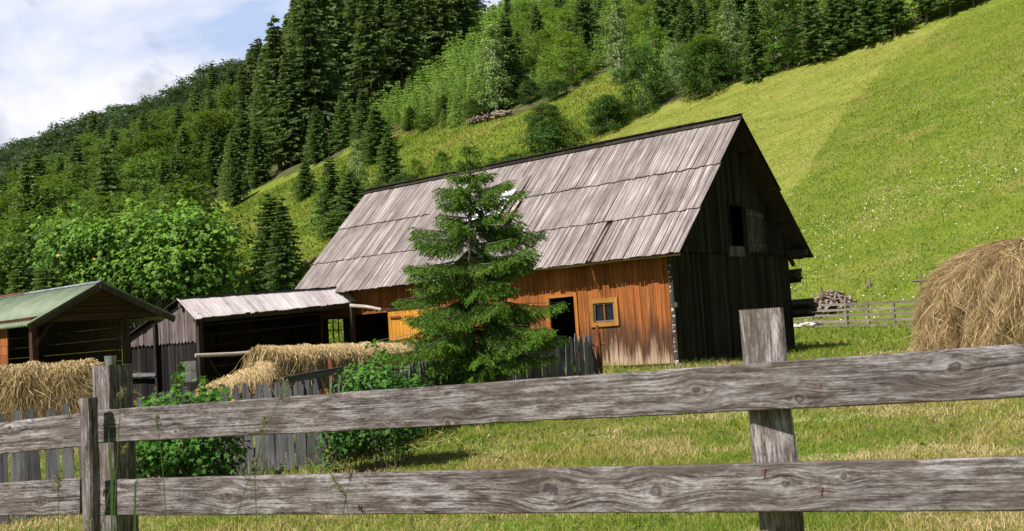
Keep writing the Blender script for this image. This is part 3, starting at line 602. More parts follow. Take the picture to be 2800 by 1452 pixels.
T('lightbush', 1115, 458, 376, 58, 'pale upright bush above the barn ridge left of the spruce tip')
T('bush', 1290, 425, 388, 60, 'low dark shrub peeking over the barn ridge')
T('bush', 1370, 335, 262, 88, 'dark round bush in the middle of the pasture, upper of a close pair')
T('bush', 1395, 412, 302, 165, 'large dark spreading bush just behind the barn ridge')
T('bush', 1530, 335, 240, 105, 'dark round bush at the corner between pasture and mown meadow')
T('bush', 1400, 252, 200, 62, 'small round bush alone at the upper pasture edge')
T('bush', 1335, 258, 202, 62, 'dark bush beside the foot of the big birch')
T('bright', 1450, 215, 118, 105, 'round bright green bush tree at the upper pasture edge')
T('bright', 1378, 205, 70, 135, 'full bright green broadleaf tree above the pasture')
T('bright', 1318, 205, 150, 90, 'low bright green broadleaf tree left of the full one')
T('birch', 1250, 290, 42, 120, 'large pale birch standing above the log pile')
T('bush', 1222, 290, 240, 85, 'dark undergrowth bush at the foot of the large birch')
T('tall', 1275, 262, 18, 85, 'dark spruce rising behind the large birch')
T('birch', 1562, 215, -30, 82, 'slender pale birch at the top of the pasture')
T('darktree', 1620, 290, 108, 125, 'dark leafy tree at the corner of the mown meadow')
T('bright', 1650, 180, 60, 90, 'green broadleaf tree behind the corner of the mown meadow')
T('willow', 1700, 235, 100, 80, 'pale grey green shrub tree at the edge of the mown meadow')
T('darktree', 1790, 235, 92, 165, 'wide dark based broadleaf tree on the mown meadow edge')
T('bright', 1775, 190, 82, 125, 'bright yellow green crown above the mown meadow edge')
T('birch', 1850, 200, -20, 92, 'leaning pale birch with a white trunk at the mown meadow edge')
T('spruce', 1905, 200, -30, 85, 'narrow dark spruce beside the leaning birch')
T('beech', 1985, 172, -30, 135, 'large leafy tree at the middle of the meadow edge')
T('bright', 1950, 185, 55, 100, 'light green tree under the large leafy tree of the meadow edge')
T('fspruce', 2050, 162, -60, 90, 'ragged spruce right of the large leafy tree at the meadow edge')
T('spruce', 2105, 138, -40, 95, 'first dark spruce of the row beside the upper fence')
T('spruce', 2150, 122, -60, 105, 'second dark spruce of the row beside the upper fence')
T('spruce', 2195, 112, -70, 95, 'third dark spruce of the row beside the upper fence')
T('stemspruce', 2252, 97, -75, 105, 'spruce with a visible trunk in front of the upper fence')
T('stemspruce', 2333, 56, -110, 110, 'spruce standing alone over the gap in the upper fence')
T('stemspruce', 2392, 42, -110, 95, 'last but one spruce at the top right meadow edge')
T('stemspruce', 2450, 18, -130, 95, 'last spruce at the top right corner of the meadow edge')
T('willow', 80, 745, 640, 115, 'pale willow low behind the green roofed shed')
T('lightbush', 130, 750, 672, 85, 'light green bush beside the pale willow behind the green roofed shed')
T('birch', 330, 575, 482, 52, 'small pale conical tree in the dark forest above the maple')
T('beech', 240, 500, 332, 130, 'vivid green beech in the middle of the left forest slope')
for x_, y_, t_, w_, lb_ in ((1010, 505, 440, 60, 'light bush pressed against the barn ridge beside the dark pointed spruce'), (870, 455, 415, 45, 'small round bush on the slope left of the weathered spruce'), (1165, 452, 405, 50, 'light shrub behind the spruce tip on the barn ridge'),
                        (805, 520, 478, 50, 'low leafy shrub right of the small lone spruce'), (575, 690, 660, 60, 'low shrub at the right foot of the maple'), (1240, 430, 398, 55, 'low green shrub right of the spruce tip'), (1560, 300, 262, 60, 'dark low bush leaning on the corner bush of the mown meadow')):
    T('bush' if 'dark' in lb_ else 'lightbush', x_, y_, t_, w_, lb_)
T('spruce', 1120, 300, 232, 50, 'small dark spruce left of the large birch')
T('spruce', 1035, 325, 262, 45, 'small dark spruce standing in the sapling fringe')
T('beech', 1070, 330, 285, 60, 'leafy shrub in the sapling fringe left of the birch')
# forest scatter
def scatter():
    g = rng.random
    cand = []
    for yy in np.arange(100, 440, 7.2):
        for xx in np.arange(-.52*yy, .05*yy, 7.2): cand.append((xx+(g()-.5)*5.5, yy+(g()-.5)*5.5))
    cand = np.array(cand); z = terrain(cand[:, 0], cand[:, 1]); vx, vy, m, p, l, f = zones(cand[:, 0], cand[:, 1], z)
    f2 = f & (vx > -160) & (vx < 1400)
    cand = np.column_stack([cand, z, vx, vy])[f2]; cand = cand[np.argsort(cand[:, 1])]
    taken = [(a, b) for a, b, h in TREES]; ns = nb = 0
    for x, y, z_, vx_, vy_ in cand:
        if any(abs(x-a)+abs(y-b) < 5 for a, b in taken): continue
        tall = vx_ > 620 and y > 195
        if y > 415 and not tall and g() < .3: continue
        bl = vn(np.array(x), np.array(y), .045, 33); pt = .92 if tall else (.72 if bl < .5 else .45)
        if y > 330 and not tall: pt = .30
        edge_ = inpoly(np.array(vx_), np.array(vy_+75), PASTURE) or inpoly(np.array(vx_+60), np.array(vy_), PASTURE)
        if edge_: pt = 1
        if g() < pt:
            if ns >= 285: continue
            ns += 1
            h = ((17+6*g()) if vx_ < 750 else (23+9*g())) if tall else 11.5+7.5*g(); kk = 'tall' if tall and g() < .7 else 'fspruce'
            if not tall and g() < .55: kk = 'spruce'; h *= .85
            if g() < .12: h *= 1.3
            if edge_ and not tall: kk = 'spruce'; h = 9+5*g()
            tree(kk, (x, y, z_-.3), h, 'tall dark spruce in the high forest above the plantation' if tall else 'dark spruce in the forest on the left slope',
                 'tall spruces of the high forest' if tall else 'spruces of the left forest slope', wscale=1.0+.25*g())
        else:
            if nb >= 240: continue
            nb += 1
            far = y > 300
            tree('farbeech' if far else 'beech', (x, y, z_-.4), (13 if far else 11)+6*g(), 'beech with cloud shadow put into its leaf colour on the far ridge of the left forest' if far else 'rounded green beech in the forest on the left slope',
                 'beeches of the far ridge' if far else 'beeches of the left forest slope', wscale=1.1+.3*g())
    # plantation
    cand = []
    for yy in np.arange(95, 470, 3.3):
        for xx in np.arange(-.25*yy, .50*yy, 3.3): cand.append((xx+(g()-.5)*2.6, yy+(g()-.5)*2.6))
    cand = np.array(cand); z = terrain(cand[:, 0], cand[:, 1]); vx, vy, m, p, l, f = zones(cand[:, 0], cand[:, 1], z)
    k = l & (vy > -70) & (vx < 2620) & ~((vx > 2170) & (cand[:, 1] < 150)); cand = np.column_stack([cand, z, vx, vy])[k]; cand = cand[np.argsort(cand[:, 1])]
    base = KIND['young']; rest = []; n_ = 0
    for x, y, z_, vx_, vy_ in cand:
        if any(abs(x-a)+abs(y-b) < 2.2 for a, b in taken): continue
        t_ = (y-130)/150; h = (2.6+3.6*min(1, max(0, t_)))*(.45+.75*g()+.45*float(vn(np.array(x), np.array(y), .12, 51)))
        if vx_ > 1450: h *= 1.35
        if n_ < 290:
            n_ += 1; tree('young', (x, y, z_-.1), h, 'light green young spruce in the dense plantation above the pasture', 'young spruces of the plantation', parts=False, wscale=1.1)
        else: rest.append((x, y, z_-.1, h))
    # low poly remainder of the plantation: one mass
    sp = spruce_mesh('mass', seed=77, rad=.23, base=.02, mat='young', whorls=9, per=5, twigs=5, droop=.3, tw=2.3)[0]
    nv = len(sp.vertices); V0 = np.empty(nv*3, np.float32); sp.vertices.foreach_get('co', V0); V0 = V0.reshape(-1, 3)
    r0 = np.empty(len(sp.polygons), np.float32); sp.attributes['rnd'].data.foreach_get('value', r0); Q0 = np.arange(nv).reshape(-1, 4)
    Vs, Qs, Rs = [], [], []
    rest = np.array(rest)
    if len(rest) > 1900: rest = rest[rng.permutation(len(rest))[:1900]]
    for i, (x, y, z_, h) in enumerate(rest):
        a_ = g()*6.28; s = h/10; c, s2 = math.cos(a_)*s*1.15, math.sin(a_)*s*1.15
        W = np.stack([V0[:, 0]*c-V0[:, 1]*s2, V0[:, 0]*s2+V0[:, 1]*c, V0[:, 2]*s], -1)+[x, y, z_]; Vs.append(W); Qs.append(Q0+i*nv); Rs.append(np.clip(r0*(.6+.6*g())+.15*(g()-.5), 0, 1))
    me = raw_mesh('young_plantation', np.concatenate(Vs), np.concatenate(Qs), rnd=np.concatenate(Rs), mats=[M['young']])
    setup(link('young_plantation', me), 'dense light green mass of young spruces filling the upper slope', None, None, 'stuff')
    ex = 0
    for k in range(400):
        vx_, vy_ = 1270+g()*930, -20+g()*250; p = ground_at(vx_*V_, vy_*V_)
        if ex >= 64: break
        if not inpoly(np.array(vx_), np.array(vy_), PLANT) or p[1] > 300 or any(abs(p[0]-a)+abs(p[1]-b) < 6 for a, b, h in TREES if h > 7): continue
        ex += 1; q = g()
        if q < .45: tree('bright', p-[0, 0, .3], 5+5*g(), 'rounded bright broadleaf tree scattered in the young plantation', 'broadleaf trees in the plantation', wscale=.9+.4*g())
        elif q < .62: tree('birch', p-[0, 0, .3], 9+5*g(), 'slim pale birch scattered in the young plantation', 'birches in the plantation')
        else: tree('spruce', p-[0, 0, .3], 7+6*g(), 'older dark spruce scattered in the young plantation', 'older spruces in the plantation')
    # broadleaf saplings fringe
    for k in range(34):
        t = k/33; vx_ = 870+t*340+rng.normal(0, 14); vy_ = 348-52*t-rng.random()*70*(1-.3*t)
        p = ground_at(vx_*V_, vy_*V_); tree('lightbush', p, 1.5+1.6*rng.random(), 'light green broadleaf sapling in the fringe between pasture and plantation', 'broadleaf saplings at the plantation edge', parts=False)
scatter()
# ------------------------------------------------------------------ barn (local x = across the roof, y = along it, z up from the foundation)
ev = np.array([3.789, 24.836, 1.808+EYE-2.65]); BZ = 2.65
GV = np.array([math.sin(YAW), math.cos(YAW), 0]); AV = np.array([-math.cos(YAW), math.sin(YAW), 0]); ZV = np.array([0, 0, 1.])
barn = thing('barn', ev, 'large old wooden barn with grey board roof, orange long wall and black gable', 'barn', rz=math.atan2(GV[1], GV[0]))
L_ = lambda s, t, z: np.array([t, s, z+BZ])          # s along, t across, z from the eave
def W_(s, t, z): return ev+AV*s+GV*t+ZV*(z+BZ)        # same point in the world
def vwall(mb, Pf, u0, u1, z0f, z1f, pw, th, nrm, holes=(), saw=0, jit=.006, zj=0):
    cz = lambda f, u: f(u) if callable(f) else f
    us = {u0, u1}
    for h in holes: us |= {h[0], h[1]}
    us = sorted(u for u in us if u0 <= u <= u1); cuts = []
    for a_, b_ in zip(us, us[1:]):
        k = max(1, round((b_-a_)/pw)); w_ = rng.uniform(.7, 1.3, k); w_ = np.cumsum(w_/w_.sum())*(b_-a_)+a_; cuts += list(zip([a_, *w_[:-1]], w_))
    for ua, ub in cuts:
        g = .004; ua2, ub2 = ua+g, ub-g; um = (ua+ub)/2; segs = [(None, None)]
        hs = sorted([h for h in holes if h[0]-1e-6 <= um <= h[1]+1e-6], key=lambda h: h[2])
        lo = [0]; parts = []; zb = 'b'
        cur = None
        edges = [('b', None)]+[(h[2], h[3]) for h in hs]+[('t', None)]
        start = 'b'
        for h in hs:
            parts.append((start, h[2])); start = h[3]
        parts.append((start, 't')); off = rng.random()*jit; r = rng.random(); dz = rng.normal(0, zj) if zj else 0
        for lo_, hi_ in parts:
            za, zb_ = (cz(z0f, ua2)+dz, cz(z0f, ub2)+dz) if lo_ == 'b' else (lo_, lo_)
            ta, tb = (cz(z1f, ua2), cz(z1f, ub2)) if hi_ == 't' else (hi_, hi_)
            if ta-za < .02 and tb-zb_ < .02: continue
            mb.slab(Pf(ua2, ta), Pf(ub2, tb), Pf(ub2, zb_), Pf(ua2, za), nrm, th, off, r, saw if lo_ == 'b' else 0)
def roofslope(mb, Pf, s0, s1, t0, t1, pw, th, nrm, lift0=0, lift1=.03, jit=.011, ej=.020, skip=None):
    "boards running from t0 (top) to t1 (bottom); each lower course tucks under the one above"
    k = int(round((s1-s0)/pw)); w_ = rng.uniform(.55, 1.45, k); w_ = np.concatenate([[0], np.cumsum(w_/w_.sum())])*(s1-s0)+s0
    for a_, b_ in zip(w_, w_[1:]):
        if skip and skip(a_, b_): continue
        e = rng.normal(0, ej)*.5; off = rng.random()*jit; tl = rng.normal(0, .006); n_ = np.asarray(nrm)
        gp = .0045+.006*rng.random()**3; mb.slab(Pf(a_+gp, t0)+n_*lift0, Pf(b_-gp, t0)+n_*lift0, Pf(b_-gp+tl, t1-e)+n_*lift1, Pf(a_+gp+tl, t1-e)+n_*lift1, nrm, th, off)
RH, HW = 3.40, 3.5; RL = 13.8; sl = RH/HW
nF = np.array([-RH, 0, HW])/math.hypot(RH, HW); nB = np.array([RH, 0, HW])/math.hypot(RH, HW)
mb = MB(); Pf = lambda s, t: L_(s, t, sl*t)
skipf = lambda a_, b_: a_ < 2.60 < b_
roofslope(mb, Pf, 0, RL, 1.12, -.02, .125, .022, nF, 0, .004, skip=skipf)
roofslope(mb, Pf, 0, RL, 2.26, 1.04, .125, .022, nF, .026, .034)
roofslope(mb, Pf, 0, RL, 3.5, 2.18, .125, .022, nF, .052, .064)
mb.build('roof', M['roof'], barn, world=False)
mb = MB(); mb.slab(Pf(.02, 3.45), Pf(RL-.02, 3.45), Pf(RL-.02, .02), Pf(.02, .02), nF, .012, -.03); mb.build('roof_underlay', M['dark'], barn, world=False)
roofo = bpy.data.objects['roof']
mb = MB(); Pb = lambda s, t: L_(s, 7-t, sl*t)
roofslope(mb, Pb, -.01, RL, 3.62, 1.7, .15, .022, nB, .03, .06, ej=.05); roofslope(mb, Pb, 0, RL, 1.85, -.02, .15, .022, nB, 0, .01)
mb.build('rear_roof', M['cap'], barn, world=False)
mb = MB(); mb.slab(Pb(.02, 3.45), Pb(RL-.02, 3.45), Pb(RL-.02, .02), Pb(.02, .02), nB, .012, -.025); mb.build('rear_underlay', M['dark'], barn, world=False)
mb = MB()   # ridge boards, black put in for the shaded face of the rear boards
for k in range(10):
    s0 = k*RL/10; mb.slab(L_(s0, 3.55, 3.53+.01*(k % 2)), L_(s0+RL/10, 3.55, 3.53+.01*(k % 2)), L_(s0+RL/10, 3.40, 3.36), L_(s0, 3.40, 3.36), nF, .02, .05+.004*(k % 3))
mb.build('ridge_board', M['cap'], barn, world=False)
mb = MB()   # purlins and rafters seen under the gable overhang
for t in (.30, 1.0, 1.9, 2.8):
    for tt in (t, 7-t):
        mb.beam(L_(.06, tt, sl*t-.085), L_(RL-.1, tt, sl*t-.085), .07, .06)
for s in (.62, 3.2, 5.8, 8.4, 11, 13.2):
    mb.beam(L_(s, .4, -.18+.39), L_(s, 3.5, 3.4-.18), .08, .1); mb.beam(L_(s, 7., -.18), L_(s, 3.5, 3.4-.18), .08, .1)
mb.beam(L_(.0, 6.55, .12), L_(RL, 6.55, .12), .14, .14); mb.beam(L_(.2, .64, .08), L_(RL-.3, .64, .08), .12, .14)
mb.build('purlin', M['dark'], barn, world=False)
# gable: sawtooth upper siding with a loft opening, plain boards below
fn = np.array([0, -1., 0])
top = lambda t: sl*min(t, 7-t)-.035
mb = MB(); vwall(mb, lambda u, z: L_(.55, u, z), .42, 6.70, lambda t: .10, lambda t: max(.105, top(t)), .155, .025, fn, [(3.38, 4.08, .27, 1.29), (3.30, 4.17, -1, .27)], saw=.07, jit=.02, zj=.012)
mb.build('gable_siding', M['black'], barn, world=False)
mb = MB(); vwall(mb, lambda u, z: L_(.60, u, z), .56, 6.64, -2.55, .25, .15, .03, fn, [], jit=.02, zj=.01); 
mb.build('gable_wall', M['black'], barn, world=False)
mb = MB(); vwall(mb, lambda u, z: L_(.565, u, z), 3.32, 4.15, .0, .262, .2, .02, fn); mb.build('sill_boards', M['greyplank'], barn, world=False)
mb = MB()
for q, z0, z1 in ((3.36, .27, 1.33), (4.10, .27, 1.33)): mb.beam(L_(.535, q, z0), L_(.535, q, z1), .04, .05, (0, 1, 0))
mb.beam(L_(.53, 3.33, 1.31), L_(.53, 4.13, 1.31), .05, .05); mb.build('loft_frame', M['black'], barn, world=False)
mb = MB()
T0 = lambda u, z: L_(.50-.02*u, 4.19+u*.84+.07*(1.25-z)/1.1, z)
for k in range(5): mb.slab(T0(k/5+.01, 1.26-.02*k), T0(k/5+.19, 1.26-.02*k), T0(k/5+.19, .13+.01*(k % 2)), T0(k/5+.01, .13+.01*(k % 2)), fn, .022, .004*(k % 2))
sh_ = mb.build('shutter', M['shutter'], barn, world=False)
mb = MB(); mb.slab(T0(.0, 1.16), T0(1.02, 1.11), T0(1.02, 1.02), T0(.0, 1.07), fn, .03, .035, .9); mb.slab(T0(.05, .34), T0(1.0, .32), T0(1.0, .24), T0(.05, .26), fn, .03, .035, .8)
mb.slab(T0(.80, 1.03), T0(.90, 1.03), T0(.38, .34), T0(.28, .34), fn, .025, .033, .9); mb.build('brace', M['shutter'], sh_, world=False)
# orange long wall
ln = np.array([-1., 0, 0])
mb = MB(); holes = [(3.43, 4.20, -2.7, -.75), (2.24, 2.87, -1.45, -.98), (5.12, 5.75, -1.48, -1.02), (10.08, 12.95, -2.7, -.70)]
vwall(mb, lambda u, z: L_(u, .55, z), .70, 8.05, -2.52, .28, .135, .025, ln, holes, jit=.012)
vwall(mb, lambda u, z: L_(u, .55, z), 8.05, 13.2, -2.52, .28, .135, .025, ln, [(8.05, 10.08, -2.7, -.64), (10.08, 12.95, -2.7, -.70)], jit=.012)
mb.build('long_wall', M['orange'], barn, world=False)
mb = MB(); vwall(mb, lambda u, z: L_(u, .53, z), 8.08, 10.06, -2.5, -.66, .14, .025, ln, jit=.012)
yd = mb.build('plank_door', M['yellow'], barn, world=False); yd['label'] = 'golden yellow plank door'
mb = MB()
for z in (-.84, -2.1): mb.slab(L_(9.95, .49, z), L_(9.5, .49, z), L_(9.5, .49, z-.05), L_(9.95, .49, z-.05), ln, .012, .02)
mb.build('hinge', M['rust'], yd, world=False)
mb = MB(); mb.beam(L_(10.12, .50, -.62), L_(8.0, .50, -.62), .04, .07); mb.build('door_rail', M['dark'], barn, world=False)
def frame(s0, s1, z0, z1, fw, t, mat, parent, nm='window_frame', dp=.05):
    mb = MB(); P = lambda s, z: L_(s, t, z)
    mb.slab(P(s1, z1), P(s1-fw, z1), P(s1-fw, z0), P(s1, z0), ln, dp); mb.slab(P(s0+fw, z1), P(s0, z1), P(s0, z0), P(s0+fw, z0), ln, dp)
    mb.slab(P(s0+fw, z1), P(s0+fw, z1-fw), P(s1-fw, z1-fw), P(s1-fw, z1), ln, dp, .004); mb.slab(P(s0+fw, z0+fw), P(s0+fw, z0), P(s1-fw, z0), P(s1-fw, z0+fw), ln, dp, .004)
    return mb.build(nm, mat, parent, world=False)
for s0, s1, z0, z1 in ((2.14, 2.97, -1.56, -.88), (5.02, 5.85, -1.58, -.92)):
    fr = frame(s0, s1, z0, z1, .11, .50, M['yellowtrim'], barn, 'window')
    frame(s0+.115, s1-.115, z0+.115, z1-.115, .035, .53, M['greyplank'], fr, 'sash', .03)
    mb = MB(); sm = (s0+s1)/2; mb.slab(L_(sm+.018, .53, z1-.15), L_(sm-.018, .53, z1-.15), L_(sm-.018, .53, z0+.15), L_(sm+.018, .53, z0+.15), ln, .03); mb.build('mullion', M['orange'], fr, world=False)
    mb = MB(); mb.slab(L_(s1-.12, .575, z1-.12), L_(s0+.12, .575, z1-.12), L_(s0+.12, .575, z0+.12), L_(s1-.12, .575, z0+.12), ln, .006); mb.build('pane', M['glass'], fr, world=False)
mb = MB(); P = lambda s, z: L_(s, .50, z)
mb.slab(P(3.43, -.67), P(3.34, -.67), P(3.34, -2.5), P(3.43, -2.5), ln, .06); mb.slab(P(4.36, -.67), P(4.20, -.67), P(4.20, -2.5), P(4.36, -2.5), ln, .06)
mb.slab(P(3.43, -.67), P(3.43, -.76), P(4.20, -.76), P(4.20, -.67), ln, .06, .004); mb.build('door_frame', M['orangetrim'], barn, world=False)
mb = MB(); mb.slab(L_(4.85, .51, -.85), L_(4.75, .51, -.85), L_(4.75, .51, -2.5), L_(4.85, .51, -2.5), ln, .05); mb.build('corner_board', M['yellowtrim'], barn, world=False)
# corner strip of limewashed stones
mb = MB(); z = -2.6
while z < -.28:
    h = rng.uniform(.06, .16); w_ = rng.uniform(.06, .11); a_ = .69-w_+rng.uniform(-.01, .01)
    mb.slab(L_(.69, .56-rng.random()*.02, z+h-.012), L_(a_, .57-rng.random()*.02, z+h-.016), L_(a_, .57, z+.006), L_(.69, .56, z), ln, .1); z += h
mb.build('stone_quoin', M['stone'], barn, world=False)
mb = MB(); mb.beam(L_(.64, .60, -2.6), L_(.64, .60, .3), .09, .09, (0, 1, 0)); mb.build('corner_post', M['dark'], barn, world=False)
mb = MB()
def rock(mb, c, rx, ry, rz_):
    r_ = rng.uniform(.8, 1.2, (4, 7)); rings = []
    for i, ph in enumerate((-.9, -.3, .35, .95)):
        rings.append([np.array(c)+[rx*math.cos(ph)*math.cos(a)*r_[i][j], ry*math.cos(ph)*math.sin(a)*r_[i][j], rz_*math.sin(ph)] for j, a in enumerate(np.arange(7)/7*6.283)])
    for a_, b_ in zip(rings, rings[1:]):
        for j in range(7): mb.poly([a_[j], a_[(j+1) % 7], b_[(j+1) % 7], b_[j]], [(0, 0)]*4, rng.random())
    mb.poly(rings[0][::-1], [(0, 0)]*7); mb.poly(rings[-1], [(0, 0)]*7)
for k in range(44): rock(mb, L_(.60+rng.random()*.1, .6+k*.14, -2.62+rng.random()*.05), .10, .08, .09)
mb.build('foundation', M['greystone'], barn, world=False)
# remaining shell
mb = MB(); vwall(mb, lambda u, z: L_(u, 6.62, z), .6, 13.2, -2.7, .3, .22, .03, -ln)
wz = lambda t: max(.25, top(t))
vwall(mb, lambda u, z: L_(13.25, u, z), .56, 6.62, -2.7, wz, .22, .03, -fn, [(1.0, 1.65, -1.46, -.71)])
vwall(mb, lambda u, z: L_(9.98, u, z), .60, 6.6, -2.7, .2, .22, .03, -fn)
mb.slab(L_(.6, .6, -2.6), L_(13.2, .6, -2.6), L_(13.2, 6.6, -2.6), L_(.6, 6.6, -2.6), (0, 0, 1), .05); mb.slab(L_(.65, .65, .02), L_(13.2, .65, .02), L_(13.2, 6.5, .02), L_(.65, 6.5, .02), (0, 0, 1), .05)
mb.build('rear_wall', M['dark'], barn, world=False)
mb = MB()
for q in (1.0, 1.215, 1.43, 1.65): mb.beam(L_(13.22, q, -1.46), L_(13.22, q, -.71), .025, .03, (0, 1, 0))
for q in (-1.46, -1.06, -.71): mb.beam(L_(13.205, 1.0, q), L_(13.205, 1.65, q), .03, .03)
fr = mb.build('lattice_window', M['cap'], barn, world=False)
mb = MB(); mb.slab(L_(13.24, 1.65, -.72), L_(13.24, 1.0, -.72), L_(13.24, 1.0, -1.45), L_(13.24, 1.65, -1.45), fn, .004); mb.build('pane', M['clear'], fr, world=False)
mb = MB(); mb.tube([L_(4.9, .12, .02), L_(3.4, .13, -.04), L_(1.8, .16, -.03), L_(.12, .18, -.06)], [.035, .034, .03, .022], 8, .7)
mb.build('eave_pole', M['pale'], barn, world=False)
mb = MB(); mb.tube([L_(2.62, .14, .1), L_(2.6, .30, -.45), L_(2.58, .5, -.80)], .012, 5, .8); mb.build('hanging_lath', M['yellowtrim'], barn, world=False)
mb = MB(); mb.slab(Pf(2.64, .98)-nF*.03, Pf(2.55, .98)-nF*.03, Pf(2.57, .06)-nF*.03, Pf(2.66, .06)-nF*.03, nF, .02); mb.build('exposed_lath', M['debris'], barn, world=False)
# roof hatch dormer, mostly behind the young spruce
mb = MB(); A0 = L_(9.6, 2.85, 2.86); B0 = L_(6.35, 2.85, 2.86); C0 = L_(6.15, 1.30, 1.58); D0 = L_(9.75, 1.30, 1.36)
k = 26
for i in range(k):
    q = lambda a_, b_, t: a_+(b_-a_)*t
    mb.slab(q(A0, B0, i/k), q(A0, B0, (i+.97)/k), q(D0, C0, (i+.97)/k), q(D0, C0, i/k), (-.6, 0, .8), .022, rng.random()*.01)
do = mb.build('dormer', M['roof'], barn, world=False)
mb = MB(); mb.slab(L_(7.75, 2.3, 2.40), L_(6.45, 2.3, 2.40), L_(6.35, 1.28, 1.58), L_(7.75, 1.28, 1.58), (-.6, 0, .8), .01, .06); mb.build('white_panel', M['whitesheet'], do, world=False)
mb = MB(); mb.slab(L_(6.22, 2.05, 2.12), L_(6.12, 2.05, 2.10), L_(6.06, 1.22, 1.40), L_(6.24, 1.22, 1.40), (-.5, -.5, .6), .03, .03)
mb.build('cheek_board', M['pinkboard'], do, world=False)
mb = MB(); mb.slab(L_(6.24, 1.42, 1.62), L_(6.05, 1.42, 1.60), L_(6.02, 1.20, 1.44), L_(6.24, 1.20, 1.44), (-.5, -.5, .6), .008, .06); mb.build('flaked_board', M['orangepatch'], do, world=False)
mb = MB(); mb.slab(L_(9.7, 1.34, 1.34), L_(6.25, 1.34, 1.55), L_(6.25, 1.32, 1.32), L_(9.7, 1.32, 1.32), ln, .02, -.03); mb.build('dormer_cheek', M['roof'], do, world=False)
# loft hay inside, hides the back
# ------------------------------------------------------------------ side shed (perpendicular to the barn)
shed = thing('open_shed', W_(11.8, -2.4, -2.65), 'low open fronted plank shed with short pale board roof attached to the barn', 'shed')
X_ = lambda t: (t+5.03)/5.13       # ridge climbs slightly towards the barn
ridge = lambda t: W_(11.83-.03*X_(t), t, -.14+.25*X_(t)); eave = lambda t: W_(11.08+.18*X_(t), t, -.66+.31*X_(t)); far_ = lambda t: W_(14.6, t, -1.02+.25*X_(t))
mb = MB(); nr = np.cross(ridge(0)-ridge(-5), eave(0)-ridge(0)); nr = nr/np.linalg.norm(nr); nr *= np.sign(nr[2])
ks = np.linspace(-5.18, .50, 37)+np.clip(rng.uniform(-.03, .03, 37), -9, .03)
for a_, b_ in zip(ks, ks[1:]):
    j = rng.normal(0, .02); ea, eb = eave(a_+.004), eave(b_-.004); d = (ea-ridge(a_)); mb.slab(ridge(a_+.004)+ZV*.03, ridge(b_-.004)+ZV*.03, eb+d*j, ea+d*j, nr, .025, rng.random()*.012)
mb.build('front_roof', M['roof2'], shed)
mb = MB(); n2 = np.cross(far_(0)-ridge(0), ridge(0)-ridge(-5)); n2 = n2/np.linalg.norm(n2); n2 *= np.sign(n2[2])
ks = np.linspace(-5.16, .50, 30)
for a_, b_ in zip(ks, ks[1:]): mb.slab(ridge(a_)+ZV*.05+AV*(-.06), ridge(b_)+ZV*.05+AV*(-.06), far_(b_), far_(a_), n2, .03, rng.random()*.02)
mb.build('back_roof', M['cap'], shed)
mb = MB(); gn = -GV
def endtop(s): return (-.22-(s-11.83)*.30) if s > 11.83 else (-.22-(11.83-s)*.70)
vwall(mb, lambda u, z: W_(u, -5.0, z), 11.30, 14.45, lambda s: -1.22+.0*s, endtop, .155, .025, gn, saw=.06, jit=.02, zj=.01)
mb.build('upper_siding', M['greyplank'], shed)
mb = MB(); vwall(mb, lambda u, z: W_(u, -4.95, z), 11.30, 14.45, -2.7, -1.1, .15, .03, gn, [(11.42, 12.15, -2.28, -1.72)], jit=.02); mb.build('end_wall', M['black'], shed)
mb = MB(); mb.slab(W_(12.14, -4.97, -1.73), W_(11.43, -4.97, -1.73), W_(11.43, -4.97, -2.27), W_(12.14, -4.97, -2.27), gn, .02); mb.build('hatch', M['shutter'], shed)
mb = MB()
mb.beam(W_(11.26, -4.95, -2.7), W_(11.26, -4.95, -.55), .13, .13, tuple(GV)); mb.beam(W_(11.22, .2, -2.7), W_(11.22, .2, -.3), .12, .12, tuple(GV)); mb.beam(W_(14.3, -2.2, -2.7), W_(14.3, -2.2, -.9), .1, .1, tuple(GV))
mb.beam(W_(11.22, -5.1, -.72), W_(11.3, .4, -.42), .12, .12); mb.beam(W_(11.83, -5.12, -.30), W_(11.8, .3, -.05), .12, .12); mb.beam(W_(14.4, -5.1, -1.1), W_(14.4, .4, -.9), .12, .12)
mb.beam(W_(13.05, -5.06, -2.7), W_(13.05, -5.06, -.7), .10, .10, tuple(GV))
mb.build('post', M['dark'], shed)
mb = MB(); vwall(mb, lambda u, z: W_(14.42, u, z), -5, .5, -2.7, -.72, .2, .03, AV, jit=.02); vwall(mb, lambda u, z: W_(u, .50, z), 12.98, 14.5, -2.7, .2, .2, .03, -GV, jit=.02); mb.build('back_wall', M['dark'], shed)
mb = MB()
for k in range(7): mb.beam(W_(11.7+rng.random()*.8, -4.6+rng.random(), -2.5+.28*k), W_(12+rng.random()*1.5, .1, -2.4+.30*k+rng.random()*.2), .09, .04, (0, 0, 1))
mb.beam(W_(11.5, -4.7, -1.5), W_(11.45, -3.9, -2.7), .12, .03); mb.build('inner_rail', M['dark'], shed)
# lean-to board in front of the shed end wall
mb = MB(); mb.beam(W_(14.6, -5.12, -2.0), W_(13.0, -5.12, -2.02), .05, .09); mb.build('ledger', M['picket'], shed)
mb = MB(); a_ = at(*c5(560, 950), 27.2); b_ = at(*c5(783, 978), 26.4); mb.tube([a_-ZV*0, (a_+b_)/2+ZV*.02, b_], [.045, .04, .033], 8, .75)
mb.build('protruding_pole', M['pale'], shed)
